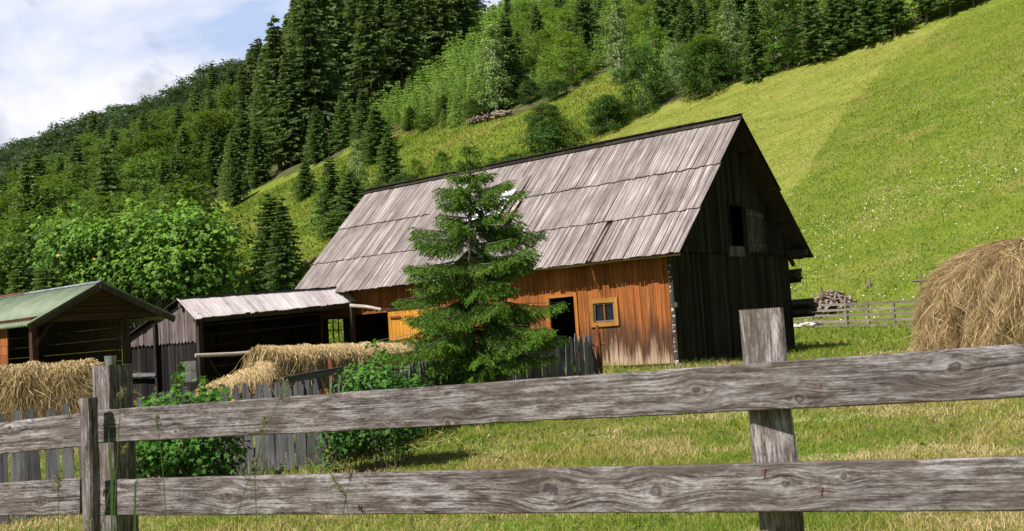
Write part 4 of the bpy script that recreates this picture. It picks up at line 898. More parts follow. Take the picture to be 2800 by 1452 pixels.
# ------------------------------------------------------------------ green roofed shelter
D1 = 24.
ap = at(279, 772, D1); le = at(75, 890, 23.3); re_ = at(481, 867, 25.2); dirA = np.array([-math.sin(R(50.5)), math.cos(R(50.5)), 0])
shelter = thing('open_shelter', (ap[0]-1.5, ap[1]+1, terrain(ap[0], ap[1])), 'open wooden shelter with green corrugated roof at the left edge', 'shelter')
def corrug(mb, A, B, Ln, n_up, pitch=.13, amp=.026, th=.006):
    "sheet from the gable edge A(top)-B(bottom) running Ln along dirA; ribs go down the slope"
    k = int(Ln/pitch*6); s = np.linspace(0, Ln, k); prev = None
    for i, q in enumerate(s):
        h = amp*math.cos(q/pitch*2*math.pi); p = A+dirA*q+n_up*h; r = B+dirA*q+n_up*h
        if prev is not None:
            rr = .5; mb.poly([prev[0], prev[1], r, p], [(0, 0), (1, 0), (1, 1), (0, 1)], rr)
        prev = (p, r)
LN = 6.2
up1 = np.cross(le-ap, dirA); up1 /= np.linalg.norm(up1); up1 *= np.sign(up1[2]); up2 = np.cross(re_-ap, dirA); up2 /= np.linalg.norm(up2); up2 *= np.sign(up2[2])
mb = MB(); corrug(mb, ap, le, LN, up1); go = mb.build('roof_sheet', M['green'], shelter); md = go.modifiers.new('s', 'SOLIDIFY'); md.thickness = .006
for p in go.data.polygons: p.use_smooth = True
mb = MB(); corrug(mb, ap, re_, LN, up2); go = mb.build('roof_sheet', M['green'], shelter); md = go.modifiers.new('s', 'SOLIDIFY'); md.thickness = .006
mb = MB()
for q in range(5):
    a_ = ap+dirA*(q*LN/5)+ZV*.035; b_ = ap+dirA*((q+1)*LN/5)+ZV*.035
    mb.slab(a_, b_, b_+(le-ap)*.05, a_+(le-ap)*.05, up1, .008, .012); mb.slab(a_, b_, b_+(re_-ap)*.05, a_+(re_-ap)*.05, up2, .008, .012)
mb.build('ridge_cap', M['zinc'], shelter)
mb = MB(); sa = ap+dirA*3.4+ZV*.05; sb = ap+dirA*5.4+ZV*.05; mb.slab(sa, sb, sb+(le-ap)*.035, sa+(le-ap)*.035, up1, .008, .02); rc = mb.build('ridge_cap', M['rust'], shelter); rc['label'] = 'rusty stretch of ridge cap'
mb = MB()
for e, u_ in ((le, up1), (re_, up2)):
    a_ = ap-u_*.07; b_ = e-u_*.07; mb.slab(a_+u_*.05, b_+u_*.05, b_-u_*.06, a_-u_*.06, -dirA, .03, .01, .9)
mb.build('barge_board', M['dark'], shelter)
mb = MB(); ins = dirA*.18
gz = lambda f: ap+(le-ap)*f; 
# boarded gable triangle (horizontal boards)
ln_ = le-ap; rn_ = re_-ap
for i in range(7):
    f0, f1 = .12+i*.105, .12+(i+1)*.105-.008
    mb.slab(ap+ln_*f0+ins, ap+rn_*f0+ins, ap+rn_*f1+ins, ap+ln_*f1+ins, -dirA, .02, rng.random()*.006)
mb.build('gable_board', M['darkred'], shelter)
TL = ap+ln_*.86+ins; TR = ap+rn_*.86+ins
mb = MB(); mb.beam(TL, TR+ (TR-TL)*.05, .12, .14); mb.beam(TL+dirA*LN*.9, TR+dirA*LN*.9, .12, .12); mb.beam(TL, TL+dirA*LN, .12, .12); mb.beam(TR, TR+dirA*LN, .12, .12); mb.build('tie_beam', M['darkred'], shelter)
zb_ = lambda p: np.array([p[0], p[1], terrain(p[0], p[1])-.1])
posts = [TL+dirA*.05, TL+(TR-TL)*.70, TL+dirA*LN*.92, TR+dirA*LN*.9, TL+(TR-TL)*.28+dirA*LN*.9, TL+(TR-TL)*.62+dirA*LN*.9, TL+dirA*2.2]
for p in posts:
    mb = MB(); mb.beam(zb_(p), p, .13, .13, tuple(dirA)); mb.build('post', M['darkred'], shelter)
mb = MB(); mb.beam(TL-ZV*.55, TL+(TR-TL)*.14-ZV*.02, .07, .07); mb.build('brace', M['darkred'], shelter)
mb = MB()   # rear boards with thin gaps of light
bl, br = TL+dirA*LN*.97, TL+(TR-TL)*.74+dirA*LN*.97; z0 = terrain(bl[0], bl[1])-.05; h_ = bl[2]-z0; nb_ = 9
for i in range(nb_):
    za = h_*i/nb_; zc = h_*(i+1)/nb_-(.012 if i in (4, 6) else -.002)
    mb.slab(bl-ZV*za, br-ZV*za, br-ZV*zc+ZV*(.01 if i == 6 else 0), bl-ZV*zc, -dirA, .025, rng.random()*.01)
sl_, sr_ = TL+(TR-TL)*.74+dirA*.4, TL+(TR-TL)*.74+dirA*LN*.95
for i in range(nb_): mb.slab(sl_-ZV*h_*i/nb_, sr_-ZV*h_*i/nb_, sr_-ZV*(h_*(i+1)/nb_-.004), sl_-ZV*(h_*(i+1)/nb_-.004), np.cross(dirA, ZV), .025, rng.random()*.01)
mb.build('rear_wall', M['dark'], shelter)
q = at(40, 960, 23.6); mb = MB(); wl = TL+dirA*1.2
for i in range(8): mb.slab(wl-ZV*(.1+i*.2), wl+dirA*4.4-ZV*(.1+i*.2), wl+dirA*4.4-ZV*(.29+i*.2), wl-ZV*(.29+i*.2), np.cross(ZV, dirA), .025, rng.random()*.01)
mb.build('side_wall', M['brownboard'], shelter)
# ------------------------------------------------------------------ picket fence
def picket_mesh(w_, h, th, seed):
    r = np.random.default_rng(seed); mb = MB(); j = lambda s=.006: r.normal(0, s)
    pts = [(-w_/2+j(.002), 0), (w_/2+j(.002), 0), (w_/2, h-.13+j()), (w_*.44, h-.10+j()), (w_*.30, h-.075+j()), (w_*.27, h-.02+j()), (w_*.10, h+j(.004)), (-w_*.16, h+j(.004)), (-w_*.27, h-.02+j()), (-w_*.31, h-.075+j()), (-w_*.45, h-.10+j()), (-w_/2, h-.13+j())]
    f = [np.array([x, -th/2, z]) for x, z in pts]; b = [np.array([x, th/2, z]) for x, z in pts]; o = r.random()*20; ov = r.random()*9; uv = [(o+z, ov+x) for x, z in pts]; rr = r.random()
    mb.poly(f, uv, rr); mb.poly(b[::-1], uv[::-1], rr); n_ = len(pts)
    for i in range(n_): k = (i+1) % n_; mb.poly([f[i], b[i], b[k], f[k]], [uv[i], (uv[i][0], uv[i][1]+th), (uv[k][0], uv[k][1]+th), uv[k]], rr)
    o = mb.build('picket', M['picket']); me_ = o.data; bpy.data.objects.remove(o); return me_
PK = [picket_mesh(.098+.01*rng.normal(), 1.0, .022, s) for s in range(9)]
pf = at(600, 1300, 11.4); pfence = thing('picket_fence', (pf[0], pf[1], terrain(pf[0], pf[1])), 'weathered dark grey picket fence winding from the left edge to the barn door', 'fence')
def picket(x, y, ang, h=1.0, tilt=0, fwd_=0, wk=1.):
    o = bpy.data.objects.new('picket', PK[int(rng.integers(9))]); COL.objects.link(o); o.parent = pfence; q = ORG[pfence.name]
    o.location = (x-q[0], y-q[1], terrain(x, y)-.02-q[2]); o.rotation_euler = (fwd_+rng.normal(0, .02), tilt+rng.normal(0, .015), ang); o.scale = (wk, 1, h)
def xd(px, d): return np.array([(ray(px, 1000)*d/ray(px, 1000)[1])[0], d])
line0 = [xd(-150, 10.1), xd(262, 10.45)]; line = [xd(318, 11.9), xd(600, 12.1), xd(890, 12.3)]
def along(pts, step):
    out_ = []; rem = 0
    for a_, b_ in zip(pts, pts[1:]):
        L = np.linalg.norm(b_-a_); s = rem
        while s < L: out_.append((a_+(b_-a_)*s/L, math.atan2(b_[1]-a_[1], b_[0]-a_[0]))); s += step
        rem = s-L
    return out_
for p, an in along(line0, .146): picket(p[0], p[1], an, 1.03+rng.normal(0, .015), wk=1.12)
for p, an in along(line, .111): picket(p[0], p[1], an, 1.03+rng.normal(0, .015))
line2 = [xd(905, 12.6), xd(1130, 14.2)]
for p, an in along(line2, .13): picket(p[0], p[1], an, .98, .05)
line3 = [xd(1115, 14.6), xd(1290, 16.6)]
for p, an in along(line3, .15): picket(p[0], p[1], an, 1.02, -.26+rng.normal(0, .05))
line4 = [xd(1300, 17.2), xd(1440, 20), xd(1500, 20.6), xd(1622, 21.3)]
for p, an in along(line4, .124): picket(p[0], p[1], an, 1.0+rng.normal(0, .02), .03)
p = xd(1640, 21.4); picket(p[0], p[1], .1, 1.02, -.17); 
for ln3 in (line0, line, line2, line3, line4):
    for a_, b_ in zip(ln3, ln3[1:]):
        for hz in (.28, .74):
            A3 = np.array([a_[0], a_[1]+.035, terrain(*a_)+hz]); B3 = np.array([b_[0], b_[1]+.035, terrain(*b_)+hz]); mb = MB(); mb.beam(A3, B3, .04, .07); mb.build('cross_rail', M['picket'], pfence)
mb = MB(); mb.beam(at(*c8(1290, 850), 11.9), at(*c8(1800, 760), 12.6), .03, .075); mb.build('loose_board', M['picket'], pfence)
p = at(1640, 1000, 21.5); zt = terrain(p[0], p[1]); mb = MB(); q = lambda z: np.array([p[0], p[1], zt+z])
mb.tube([q(-.1), q(.5), q(1.02)], [.055, .055, .06], 9); mb.tube([q(1.02), q(1.16)], [.03, .028], 8); mb.tube([q(.78)-[.12, 0, 0], q(.80)+[.12, 0, 0]], .02, 6)
setup(mb.build('iron_post', M['rust']), 'rusty iron post at the right end of the picket fence under the window', 'post')
p = at(*c8(1690, 740), 13.2); mb = MB(); mb.tube([np.array([p[0], p[1], terrain(p[0], p[1])-.05]), p+[0, 0, .09]], .037, 10); setup(mb.build('iron_pipe', M['rust']), 'short rusty iron pipe standing against the hay behind the pickets', 'pipe')
# ------------------------------------------------------------------ foreground rail fence
def dep(px): return 1/(1/4.9+(px-266)*(1/3.15-1/4.9)/(2800-266))
fo = at(2100, 1452, 3.5); fence = thing('rail_fence', (fo[0], fo[1], terrain(fo[0], fo[1])), 'weathered grey plank fence crossing the whole foreground', 'fence')
def rail(p0, p1, y0, y1, dfun, th, mat, name='rail', nseg=60, wob=.0006):
    "plank between pixel columns p0,p1; y0(px),y1(px) are its top and bottom edges"
    ds0, ds1 = dfun(p0), dfun(p1); A0, A1 = at(p0, y0(p0), ds0), at(p1, y0(p1), ds1); B0, B1 = at(p0, y1(p0), ds0), at(p1, y1(p1), ds1)
    d = A1-A0; L = np.linalg.norm(d); n_ = np.cross(d, B0-A0); n_ /= np.linalg.norm(n_); n_ *= -np.sign(n_[1])
    mb = MB(); ks = np.linspace(0, 1, nseg+1); r = rng.normal(0, wob, (4, nseg+1)); r = (r+np.roll(r, 1, 1)+np.roll(r, 2, 1))/2.4+rng.normal(0, .0003, (4, nseg+1)); r[0] += .004*(rng.random(nseg+1) < .02); r[1] -= .004*(rng.random(nseg+1) < .02)
    rings = []
    for i, k in enumerate(ks):
        a_ = A0+(A1-A0)*k; b_ = B0+(B1-B0)*k; uu = (b_-a_)/np.linalg.norm(b_-a_); W = np.linalg.norm(b_-a_); u = k*L
        yy = .5*(1+0); bow = n_*0
        a_ = a_+uu*r[0][i]; b_ = b_+uu*r[1][i]; c = .004
        rings.append([(a_+uu*c, (u, W-c)), (b_-uu*c, (u, c)), (b_-n_*c, (u, 0)), (b_-n_*th, (u, -th)), (a_-n_*th, (u, W+th)), (a_-n_*c, (u, W))])
    for R0, R1 in zip(rings, rings[1:]):
        for j in range(6):
            k = (j+1) % 6; v0, v1 = R0[j][1], R0[k][1]
            mb.poly([R0[j][0], R1[j][0], R1[k][0], R0[k][0]], [R0[j][1], R1[j][1], R1[k][1], R0[k][1]], .5)
    for rg, fl in ((rings[0], 1), (rings[-1], 0)):
        q = [x[0] for x in rg]; uvs = [(x[1][1]*.3, x[1][1]) for x in rg]; mb.poly(q[::-1] if fl else q, uvs[::-1] if fl else uvs, .3)
    o = mb.build(name, mat, fence); md = o.modifiers.new('n', 'WEIGHTED_NORMAL') if False else None; return o, A0, d/L, L
lerp = lambda xs, ys: (lambda x: float(np.interp(x, xs, ys)) if xs[0] <= x <= xs[-1] else ys[-1]+(x-xs[-1])*(ys[-1]-ys[-2])/(xs[-1]-xs[-2]) if x > xs[-1] else ys[0]+(x-xs[0])*(ys[1]-ys[0])/(xs[1]-xs[0]))
def ucoord(px, p0=266, p1=3000): # metres along the plank at pixel column px
    a_, b_ = at(p0, 1100, dep(p0)), at(p1, 1100, dep(p1)); q = at(px, 1100, dep(px)); return float(np.linalg.norm((q-a_)[:2]))
K1 = [(ucoord(c1(1285, 0)[0]), .035, .012), (ucoord(c9(130, 0)[0]), .075, .018), (ucoord(c9(735, 0)[0]), .030, .020), (ucoord(c2(875, 0)[0]), .008, .018), (ucoord(c9(1640, 0)[0]), .10, .026)]
K2 = [(ucoord(c1(795, 0)[0]), .105, .022), (ucoord(c1(1690, 0)[0]), .075, .024), (ucoord(c2(1650, 0)[0]), .082, .040), (ucoord(c2(2410, 0)[0]), .075, .034), (ucoord(c9(650, 0)[0]), .088, .022), (ucoord(c9(990, 0)[0]), .105, .014)]
top_t = lerp([266, 900, 1400, 1850, 2300, 2800], [1122, 1077, 1042, 1011, 975, 940]); top_b = lerp([266, 900, 1400, 1850, 2300, 2800], [1212, 1183, 1158, 1135, 1111, 1087])
low_t = lerp([262, 900, 1400, 1850, 2300, 2800], [1312, 1303, 1291, 1281, 1267, 1249]); low_b = lerp([262, 900, 1400, 1850, 2300, 2800], [1408, 1412, 1413, 1411, 1405, 1397])
rail(266, 3000, lerp([266, 2800], [1122, 940]), lerp([266, 2800], [1212, 1087]), dep, .028, railmat('rail_wood_upper', K1, 2.0, .70))
rail(260, 3000, lerp([266, 2800], [1312, 1249]), lerp([266, 2800], [1410, 1398]), dep, .028, railmat('rail_wood_lower', K2, 11.0, .70))
dl = lambda px: 5.0+(215-px)*.0011
o, *_ = rail(-260, 222, lerp([0, 215], [1156, 1130]), lerp([0, 215], [1242, 1222]), dl, .028, railmat('rail_wood_left_upper', [(.55+.2, .12, .015)], 21.0, .80, .8))
o, *_ = rail(-260, 218, lerp([0, 210], [1321, 1309]), lerp([0, 210], [1411, 1407]), dl, .028, railmat('rail_wood_left_lower', [(.35, .09, .02), (.95, .06, .012)], 31.0, .72))
def post(corners, d0, zlow, mat, yaw, wd, th, name='post', topz=None, seg=10, label=None):
    "squared post: centre of its top in pixels + depth, width wd, thickness th, turned by yaw"
    p = at(*corners, d0); z0 = terrain(p[0], p[1])-.25; mb = MB(); X = np.array([math.cos(yaw), math.sin(yaw), 0]); Yv = np.array([-math.sin(yaw), math.cos(yaw), 0]); rings = []; H = p[2]-z0
    lean = zlow; ks = np.linspace(0, 1, seg+1); jj = rng.normal(0, .0022, (8, seg+1))
    for i, k in enumerate(ks):
        c = np.array([p[0]+lean[0]*(1-k)*H, p[1]+lean[1]*(1-k)*H, z0+H*k]); ch = .008
        offs = [(-1, -1, ch, 0), (1, -1, -ch, 0), (1, -1, 0, ch), (1, 1, 0, -ch), (1, 1, -ch, 0), (-1, 1, ch, 0), (-1, 1, 0, -ch), (-1, -1, 0, ch)]
        rings.append([c+X*(sx*wd/2+dx+jj[j][i])+Yv*(sy*th/2+dy) for j, (sx, sy, dx, dy) in enumerate(offs)])
    vv = [0, wd, wd+.01, wd+th, wd+th+.01, 2*wd+th, 2*wd+th+.01, 2*wd+2*th]
    for i in range(seg):
        for j in range(8):
            k = (j+1) % 8; v0 = vv[j]; v1 = vv[k] if k else 2*wd+2*th+.01; u0, u1 = ks[i]*H, ks[i+1]*H
            mb.poly([rings[i][j], rings[i][k], rings[i+1][k], rings[i+1][j]], [(u0, v0), (u0, v1), (u1, v1), (u1, v0)], .5)
    tp = [q+[0, 0, rng.normal(0, .002)] for q in rings[-1]]; mb.poly(tp, [(.05*q[0], q[1]*3) for q in tp], .6)
    for j in range(8): pass
    o = mb.build(name, mat, fence)
    if label: o['label'] = label
    return o
post((2078, 845), dep(2100)+.04+.045, (.02, 0), railmat('post_wood_right', [], 41.0, 1.1, .6), -.16, .136, .06, label='pale board post on the right')
post((306, 999), 5.08, (0, .0), railmat('post_wood_left', [], 51.0, .78, .8), -.62, .135, .13, label='thick split post on the left')
post((242, 1088), 4.80, (-.012, 0), railmat('batten_wood', [], 61.0, .70, .8), -.42, .062, .055, label='narrow front batten on the left post')
for (x, y, L) in [(1850+.4731*505, 820+.4731*1000, .055), (1850+.4731*835, 820+.4731*1105, .05), (282, 952+.3743*1055, .045)]:
    p = at(x, y, dep(x)-.004); mb = MB(); mb.tube([p-[0, 0, L/2*.5], p+[.004, -.002, L/2*.5]], .0020, 6); mb.build('staple', M['rust'], fence)
for (x, y) in [c9(495, 492), c9(832, 492), c9(510, 893), c1(755, 560)]:
    p = at(x, y, dep(x)-.002); mb = MB(); mb.tube([p+[0, .02, 0], p-[0, .001, 0]], .0032, 8); mb.build('nail', M['rust'], fence)
# ------------------------------------------------------------------ hay
def strands(path_fn, n_, wd, nseg, mat_r=(0, 1)):
    "path_fn(n) -> (n, nseg+1, 3) polylines; ribbons facing random ways"
    P = path_fn(n_); S = unit(np.cross(np.diff(P, axis=1, append=P[:, -1:]*2-P[:, -2:-1]), rng.normal(size=(len(P), 1, 3)))); w_ = (wd*(.35+1.5*rng.random(len(P))**2))[:, None, None]
    taper = np.linspace(1, .35, P.shape[1])[None, :, None]; A = P-S*w_/2*taper; B = P+S*w_/2*taper
    V = np.stack([A, B], 2).reshape(len(P), -1, 3); m = P.shape[1]; base = (np.arange(len(P))*2*m)[:, None]; k = np.arange(m-1)[None]*2
    Q = np.stack([base+k, base+k+1, base+k+3, base+k+2], -1).reshape(-1, 4); return V.reshape(-1, 3), Q, m-1
def haydrape(name, pts, top, label, mat, hang=(.3, .6), thick=.22, n_=5200, wd=.012, lump=.06, group=None, toe=None):
    "hay thrown over a rail: pts = [(x,y)] of the rail, top(u) = height of its crest"
    pts = np.array(pts, float); seg = np.linalg.norm(np.diff(pts, axis=0), axis=1); cum = np.concatenate([[0], np.cumsum(seg)]); Lt = cum[-1]
    def pos(u): return np.stack([np.interp(u, cum, pts[:, 0]), np.interp(u, cum, pts[:, 1])], -1)
    d = unit(pts[-1]-pts[0]); nrm = np.array([d[1], -d[0]]) 
    if nrm[1] > 0: nrm = -nrm
    hl = lambda u: hang[0]+(hang[1]-hang[0])*vn(u, u*0, 2.6, 3); th = lambda u: thick*(.7+.6*vn(u, u*.3, 3.1, 5)); lp = lambda u: lump*(vn(u, u*.7, 5.0, 8)-.5)*2
    nu, nv = max(20, int(Lt/.06)), 22; U = np.linspace(0, Lt, nu); a_ = np.linspace(0, 1, nv); V = []
    for u in U:
        p = pos(np.array([u]))[0]; T_ = float(th(np.array(u))); H = float(hl(np.array(u))); tz = top(u)+float(lp(np.array(u))); endk = max(.02, min(1, u/.35, (Lt-u)/.35))**.5
        for q in a_:
            if q < .36: f = q/.36; x_, z_ = T_*(.75+.25*f), -H*(1-f)-T_*.6*f-.0
            elif q < .64: f = (q-.36)/.28*math.pi; x_, z_ = T_*math.cos(f), T_*.6*math.sin(f)-T_*.6
            else: f = (q-.64)/.36; x_, z_ = -T_*(1-.25*f), -T_*.6*(1-f)-H*f
            x_ *= endk*(1+.25*math.sin(u*13+q*20)+.18*rng.normal()*.5); V.append([p[0]+nrm[0]*x_, p[1]+nrm[1]*x_, tz-.03+z_*(.6+.4*endk)])
    V = np.array(V); i, j = np.meshgrid(np.arange(nu-1), np.arange(nv-1), indexing='ij'); b = (i*nv+j).ravel(); Q = np.stack([b, b+1, b+nv+1, b+nv], -1)
    c = pos(np.array([Lt/2]))[0]; org = np.array([c[0], c[1], float(terrain(c[0], c[1]))])
    ns = 7
    def path(n):
        u = rng.random(n)*Lt; p = pos(u); side = np.where(rng.random(n) < .82, 1., -1.); T_ = th(u)*(1.0+.28*rng.random(n))*np.clip(np.minimum(u, Lt-u)/.3+.05, .05, 1)**.5; H = hl(u)*(.35+.95*rng.random(n)); tz = np.array([top(x) for x in u])+lp(u)
        s0 = rng.random(n)**.7; drift = rng.normal(0, .17, n); out_ = []; 
        clump = .035*np.sin(u*31+rng.normal(0, .5, n))+.03*np.sin(u*73); 
        for k in range(ns+1):
            q = s0*.5+k/ns*(1-s0*.15); a2 = np.clip(q, 0, .5)/.5*(math.pi/2); x_ = T_*np.sin(a2)*side; z_ = T_*.6*(np.cos(a2)-1); dn = np.clip(q-.5, 0, 1.2)/.7*H; z_ = z_-dn; x_ = x_*(1-.12*np.clip(dn/H, 0, 1))+clump*side*(k/ns)
            al = drift*(k/ns)**1.2+rng.normal(0, .016, n); w3 = rng.normal(0, .014, n)
            xx = p[:, 0]+nrm[0]*(x_+w3)+d[0]*al; yy = p[:, 1]+nrm[1]*(x_+w3)+d[1]*al; out_.append(np.stack([xx, yy, tz+.012+z_+rng.normal(0, .006, n)+.03*(k == 0)*rng.random(n)], -1))
        return np.stack(out_, 1)
    V2, Q2, m = strands(path, n_, wd, ns); lift = rng.random(n_)
    r2 = np.repeat(np.clip(.20+.75*rng.random(n_)*lift**.3, 0, 1), m); r1 = np.full(len(Q), .12)
    me = raw_mesh(name, np.concatenate([V, V2])-org, np.concatenate([Q, Q2+len(V)]), rnd=np.concatenate([r1, r2]), mats=[mat])
    o = link(name, me); o.location = org; return setup(o, label, 'hay', group)
def zat(px, py, d): return at(px, py, d)[2]
# left drape just behind the pickets
A_, B_ = at(-120, 1020, 11.2), at(258, 995, 11.5); hz = lambda p0, p1, z0, z1: (lambda u, L=math.hypot(p1[0]-p0[0], p1[1]-p0[1]): z0+(z1-z0)*u/L)
haydrape('hay_heap', [A_[:2], B_[:2]], hz(A_, B_, zat(-120, 1012, 11.2), zat(258, 996, 11.5)), 'golden hay hung over a rail behind the pickets at the left edge', M['hay'], (.42, .66), .22, 18000, .0058)
A_, B_ = at(700, 955, 14.2), at(1150, 945, 16.5)
haydrape('hay_heap', [A_[:2], B_[:2]], hz(A_, B_, zat(705, 952, 14.2), zat(1150, 948, 16.5)), 'long golden hay row hung over a pole in front of the dark shed', M['hay'], (.50, .95), .30, 32000, .0062, .05)
A_, B_ = at(560, 1062, 13.5), at(740, 1020, 14.2)
haydrape('hay_heap', [A_[:2], B_[:2]], hz(A_, B_, zat(560, 1060, 13.5), zat(740, 985, 14.2)), 'low heap of loose hay sliding from the left end of the long hay row', M['hay'], (.3, .45), .34, 11000, .0062, .05)
rp_ = at(640, 970, 14.6); rack = thing('hay_rack', (rp_[0], rp_[1], float(terrain(rp_[0], rp_[1]))), 'peeled horizontal pole on posts carrying the long hay row', 'hay rack')
mb = MB(); mb.tube([at(534, 972, 14.3), at(640, 968, 14.6), at(770, 958, 14.9)], [.024, .026, .03], 8, .8); mb.build('pole', M['pale'], rack)
for px in (760, 1000, 1140):
    p = at(px, 975, 14.3+(px-545)*.0035); mb = MB(); mb.tube([np.array([p[0], p[1]+.1, terrain(p[0], p[1])-.1]), p+[0, .06, .0]], .045, 7, .3); mb.build('post', M['log'], rack)
# big hay stack on the right
def haystack():
    cx, cy = at(2818, 950, 19.5)[:2]; zg = float(terrain(cx, cy)); H = zat(2790, 655, 19.5)-zg; org = np.array([cx, cy, zg]); Rb = abs(at(2553, 950, 19.5)[0]-cx)
    prof = lambda t: Rb*np.clip((1-t**3.6)**.5*(1.0-.06*t), 0, None)
    rz_ = lambda az, t: prof(t)*(1+.06*np.sin(az*3+t*2)+.05*np.sin(az*7-t*7)+.035*np.sin(az*13+t*11)+.025*np.sin(az*22-t*17))
    nu, nv = 60, 26; V = []
    for j in range(nv+1):
        t = j/nv
        for i in range(nu): az = i/nu*6.283; r = float(rz_(np.array(az), t))*.96; V.append([r*math.cos(az), r*math.sin(az), H*t*.985])
    i, j = np.meshgrid(np.arange(nu), np.arange(nv), indexing='ij'); b = (j*nu+i).ravel(); b2 = (j*nu+(i+1) % nu).ravel(); Q = np.stack([b, b2, b2+nu, b+nu], -1)
    ns = 7
    def path(n):
        az = rng.random(n)*6.283; t0 = 1-rng.random(n)**1.1*.97; t0 = np.where(rng.random(n) < .3, 1-.1*rng.random(n), t0); Ln = .35+.75*rng.random(n); dr = rng.normal(0, .34, n); cl = .07*np.sin(az*17+t0*9)+.05*np.sin(az*41-t0*13)+.05*np.sin(t0*23+az*5)
        wild = rng.random(n) < .10; o_ = []; zc = H*t0; tt = t0.copy(); aa = az+0
        lift = .07*rng.random(n)**2+cl*.6+.03
        for k in range(ns+1):
            r = rz_(aa, np.clip(tt, 0, .999))+lift*(1 if True else 0); r = r+np.where(wild, .05*k*rng.random(n), 0)
            o_.append(np.stack([r*np.cos(aa), r*np.sin(aa), np.maximum(tt, 0)*H+.02], -1)); steep = 1/np.sqrt(1+(3.*np.clip(tt-.72, 0, 1)*3)**2)
            tt = tt-Ln/ns/H*np.maximum(steep, .16); aa = aa+dr/ns/np.maximum(prof(np.clip(tt, 0, .98)), .3)+rng.normal(0, .012, n)
        return np.stack(o_, 1)
    n_ = 64000; V2, Q2, m = strands(path, n_, .0072, ns); r2 = np.repeat(np.clip(.10+.85*rng.random(n_)**1.2, 0, 1), m)
    me = raw_mesh('hay_stack', np.concatenate([np.array(V), V2]), np.concatenate([Q, Q2+len(V)]), rnd=np.concatenate([np.full(len(Q), .1), r2]), mats=[M['hayold']])
    o = link('hay_stack', me); o.location = org; setup(o, 'tall rounded brown haystack cut off by the right edge', 'haystack')
haystack()
# ------------------------------------------------------------------ lobed leaf plants
def lobed(P, Nn, size, rnd, lob=5, mat=None, base=None):
    "maple-like flat leaves as fans: returns verts,tris,rnd"
    n_ = len(P); up_ = unit(np.cross(Nn, rng.normal(size=(n_, 3)))); dn = unit(-np.array([0, 0, 1.])+.6*rng.normal(size=(n_, 3))); T_ = unit(dn-Nn*np.sum(dn*Nn, 1, keepdims=True)); B_ = np.cross(Nn, T_)
    if lob == 5: rad = np.array([.22, .50, .40, .78, .42, 1.0, .42, .78, .40, .50]); ang = R(1)*np.array([180, 128, 96, 62, 30, 0, -30, -62, -96, -128])
    else: rad = np.array([.25, .62, .45, 1.0, .45, .62]); ang = R(1)*np.array([180, 100, 48, 0, -48, -100])
    m = len(rad); V = [P]
    for r_, a_ in zip(rad, ang): V.append(P+size[:, None]*r_*(math.cos(a_)*T_+math.sin(a_)*B_)+Nn*(-.12*r_*r_*size)[:, None])
    V = np.stack(V, 1).reshape(-1, 3); b = (np.arange(n_)*(m+1))[:, None]; j = np.arange(m)[None]
    T2 = np.stack([b+0*j, b+1+j, b+1+(j+1) % m], -1).reshape(-1, 3); return V, T2, np.repeat(rnd, m)
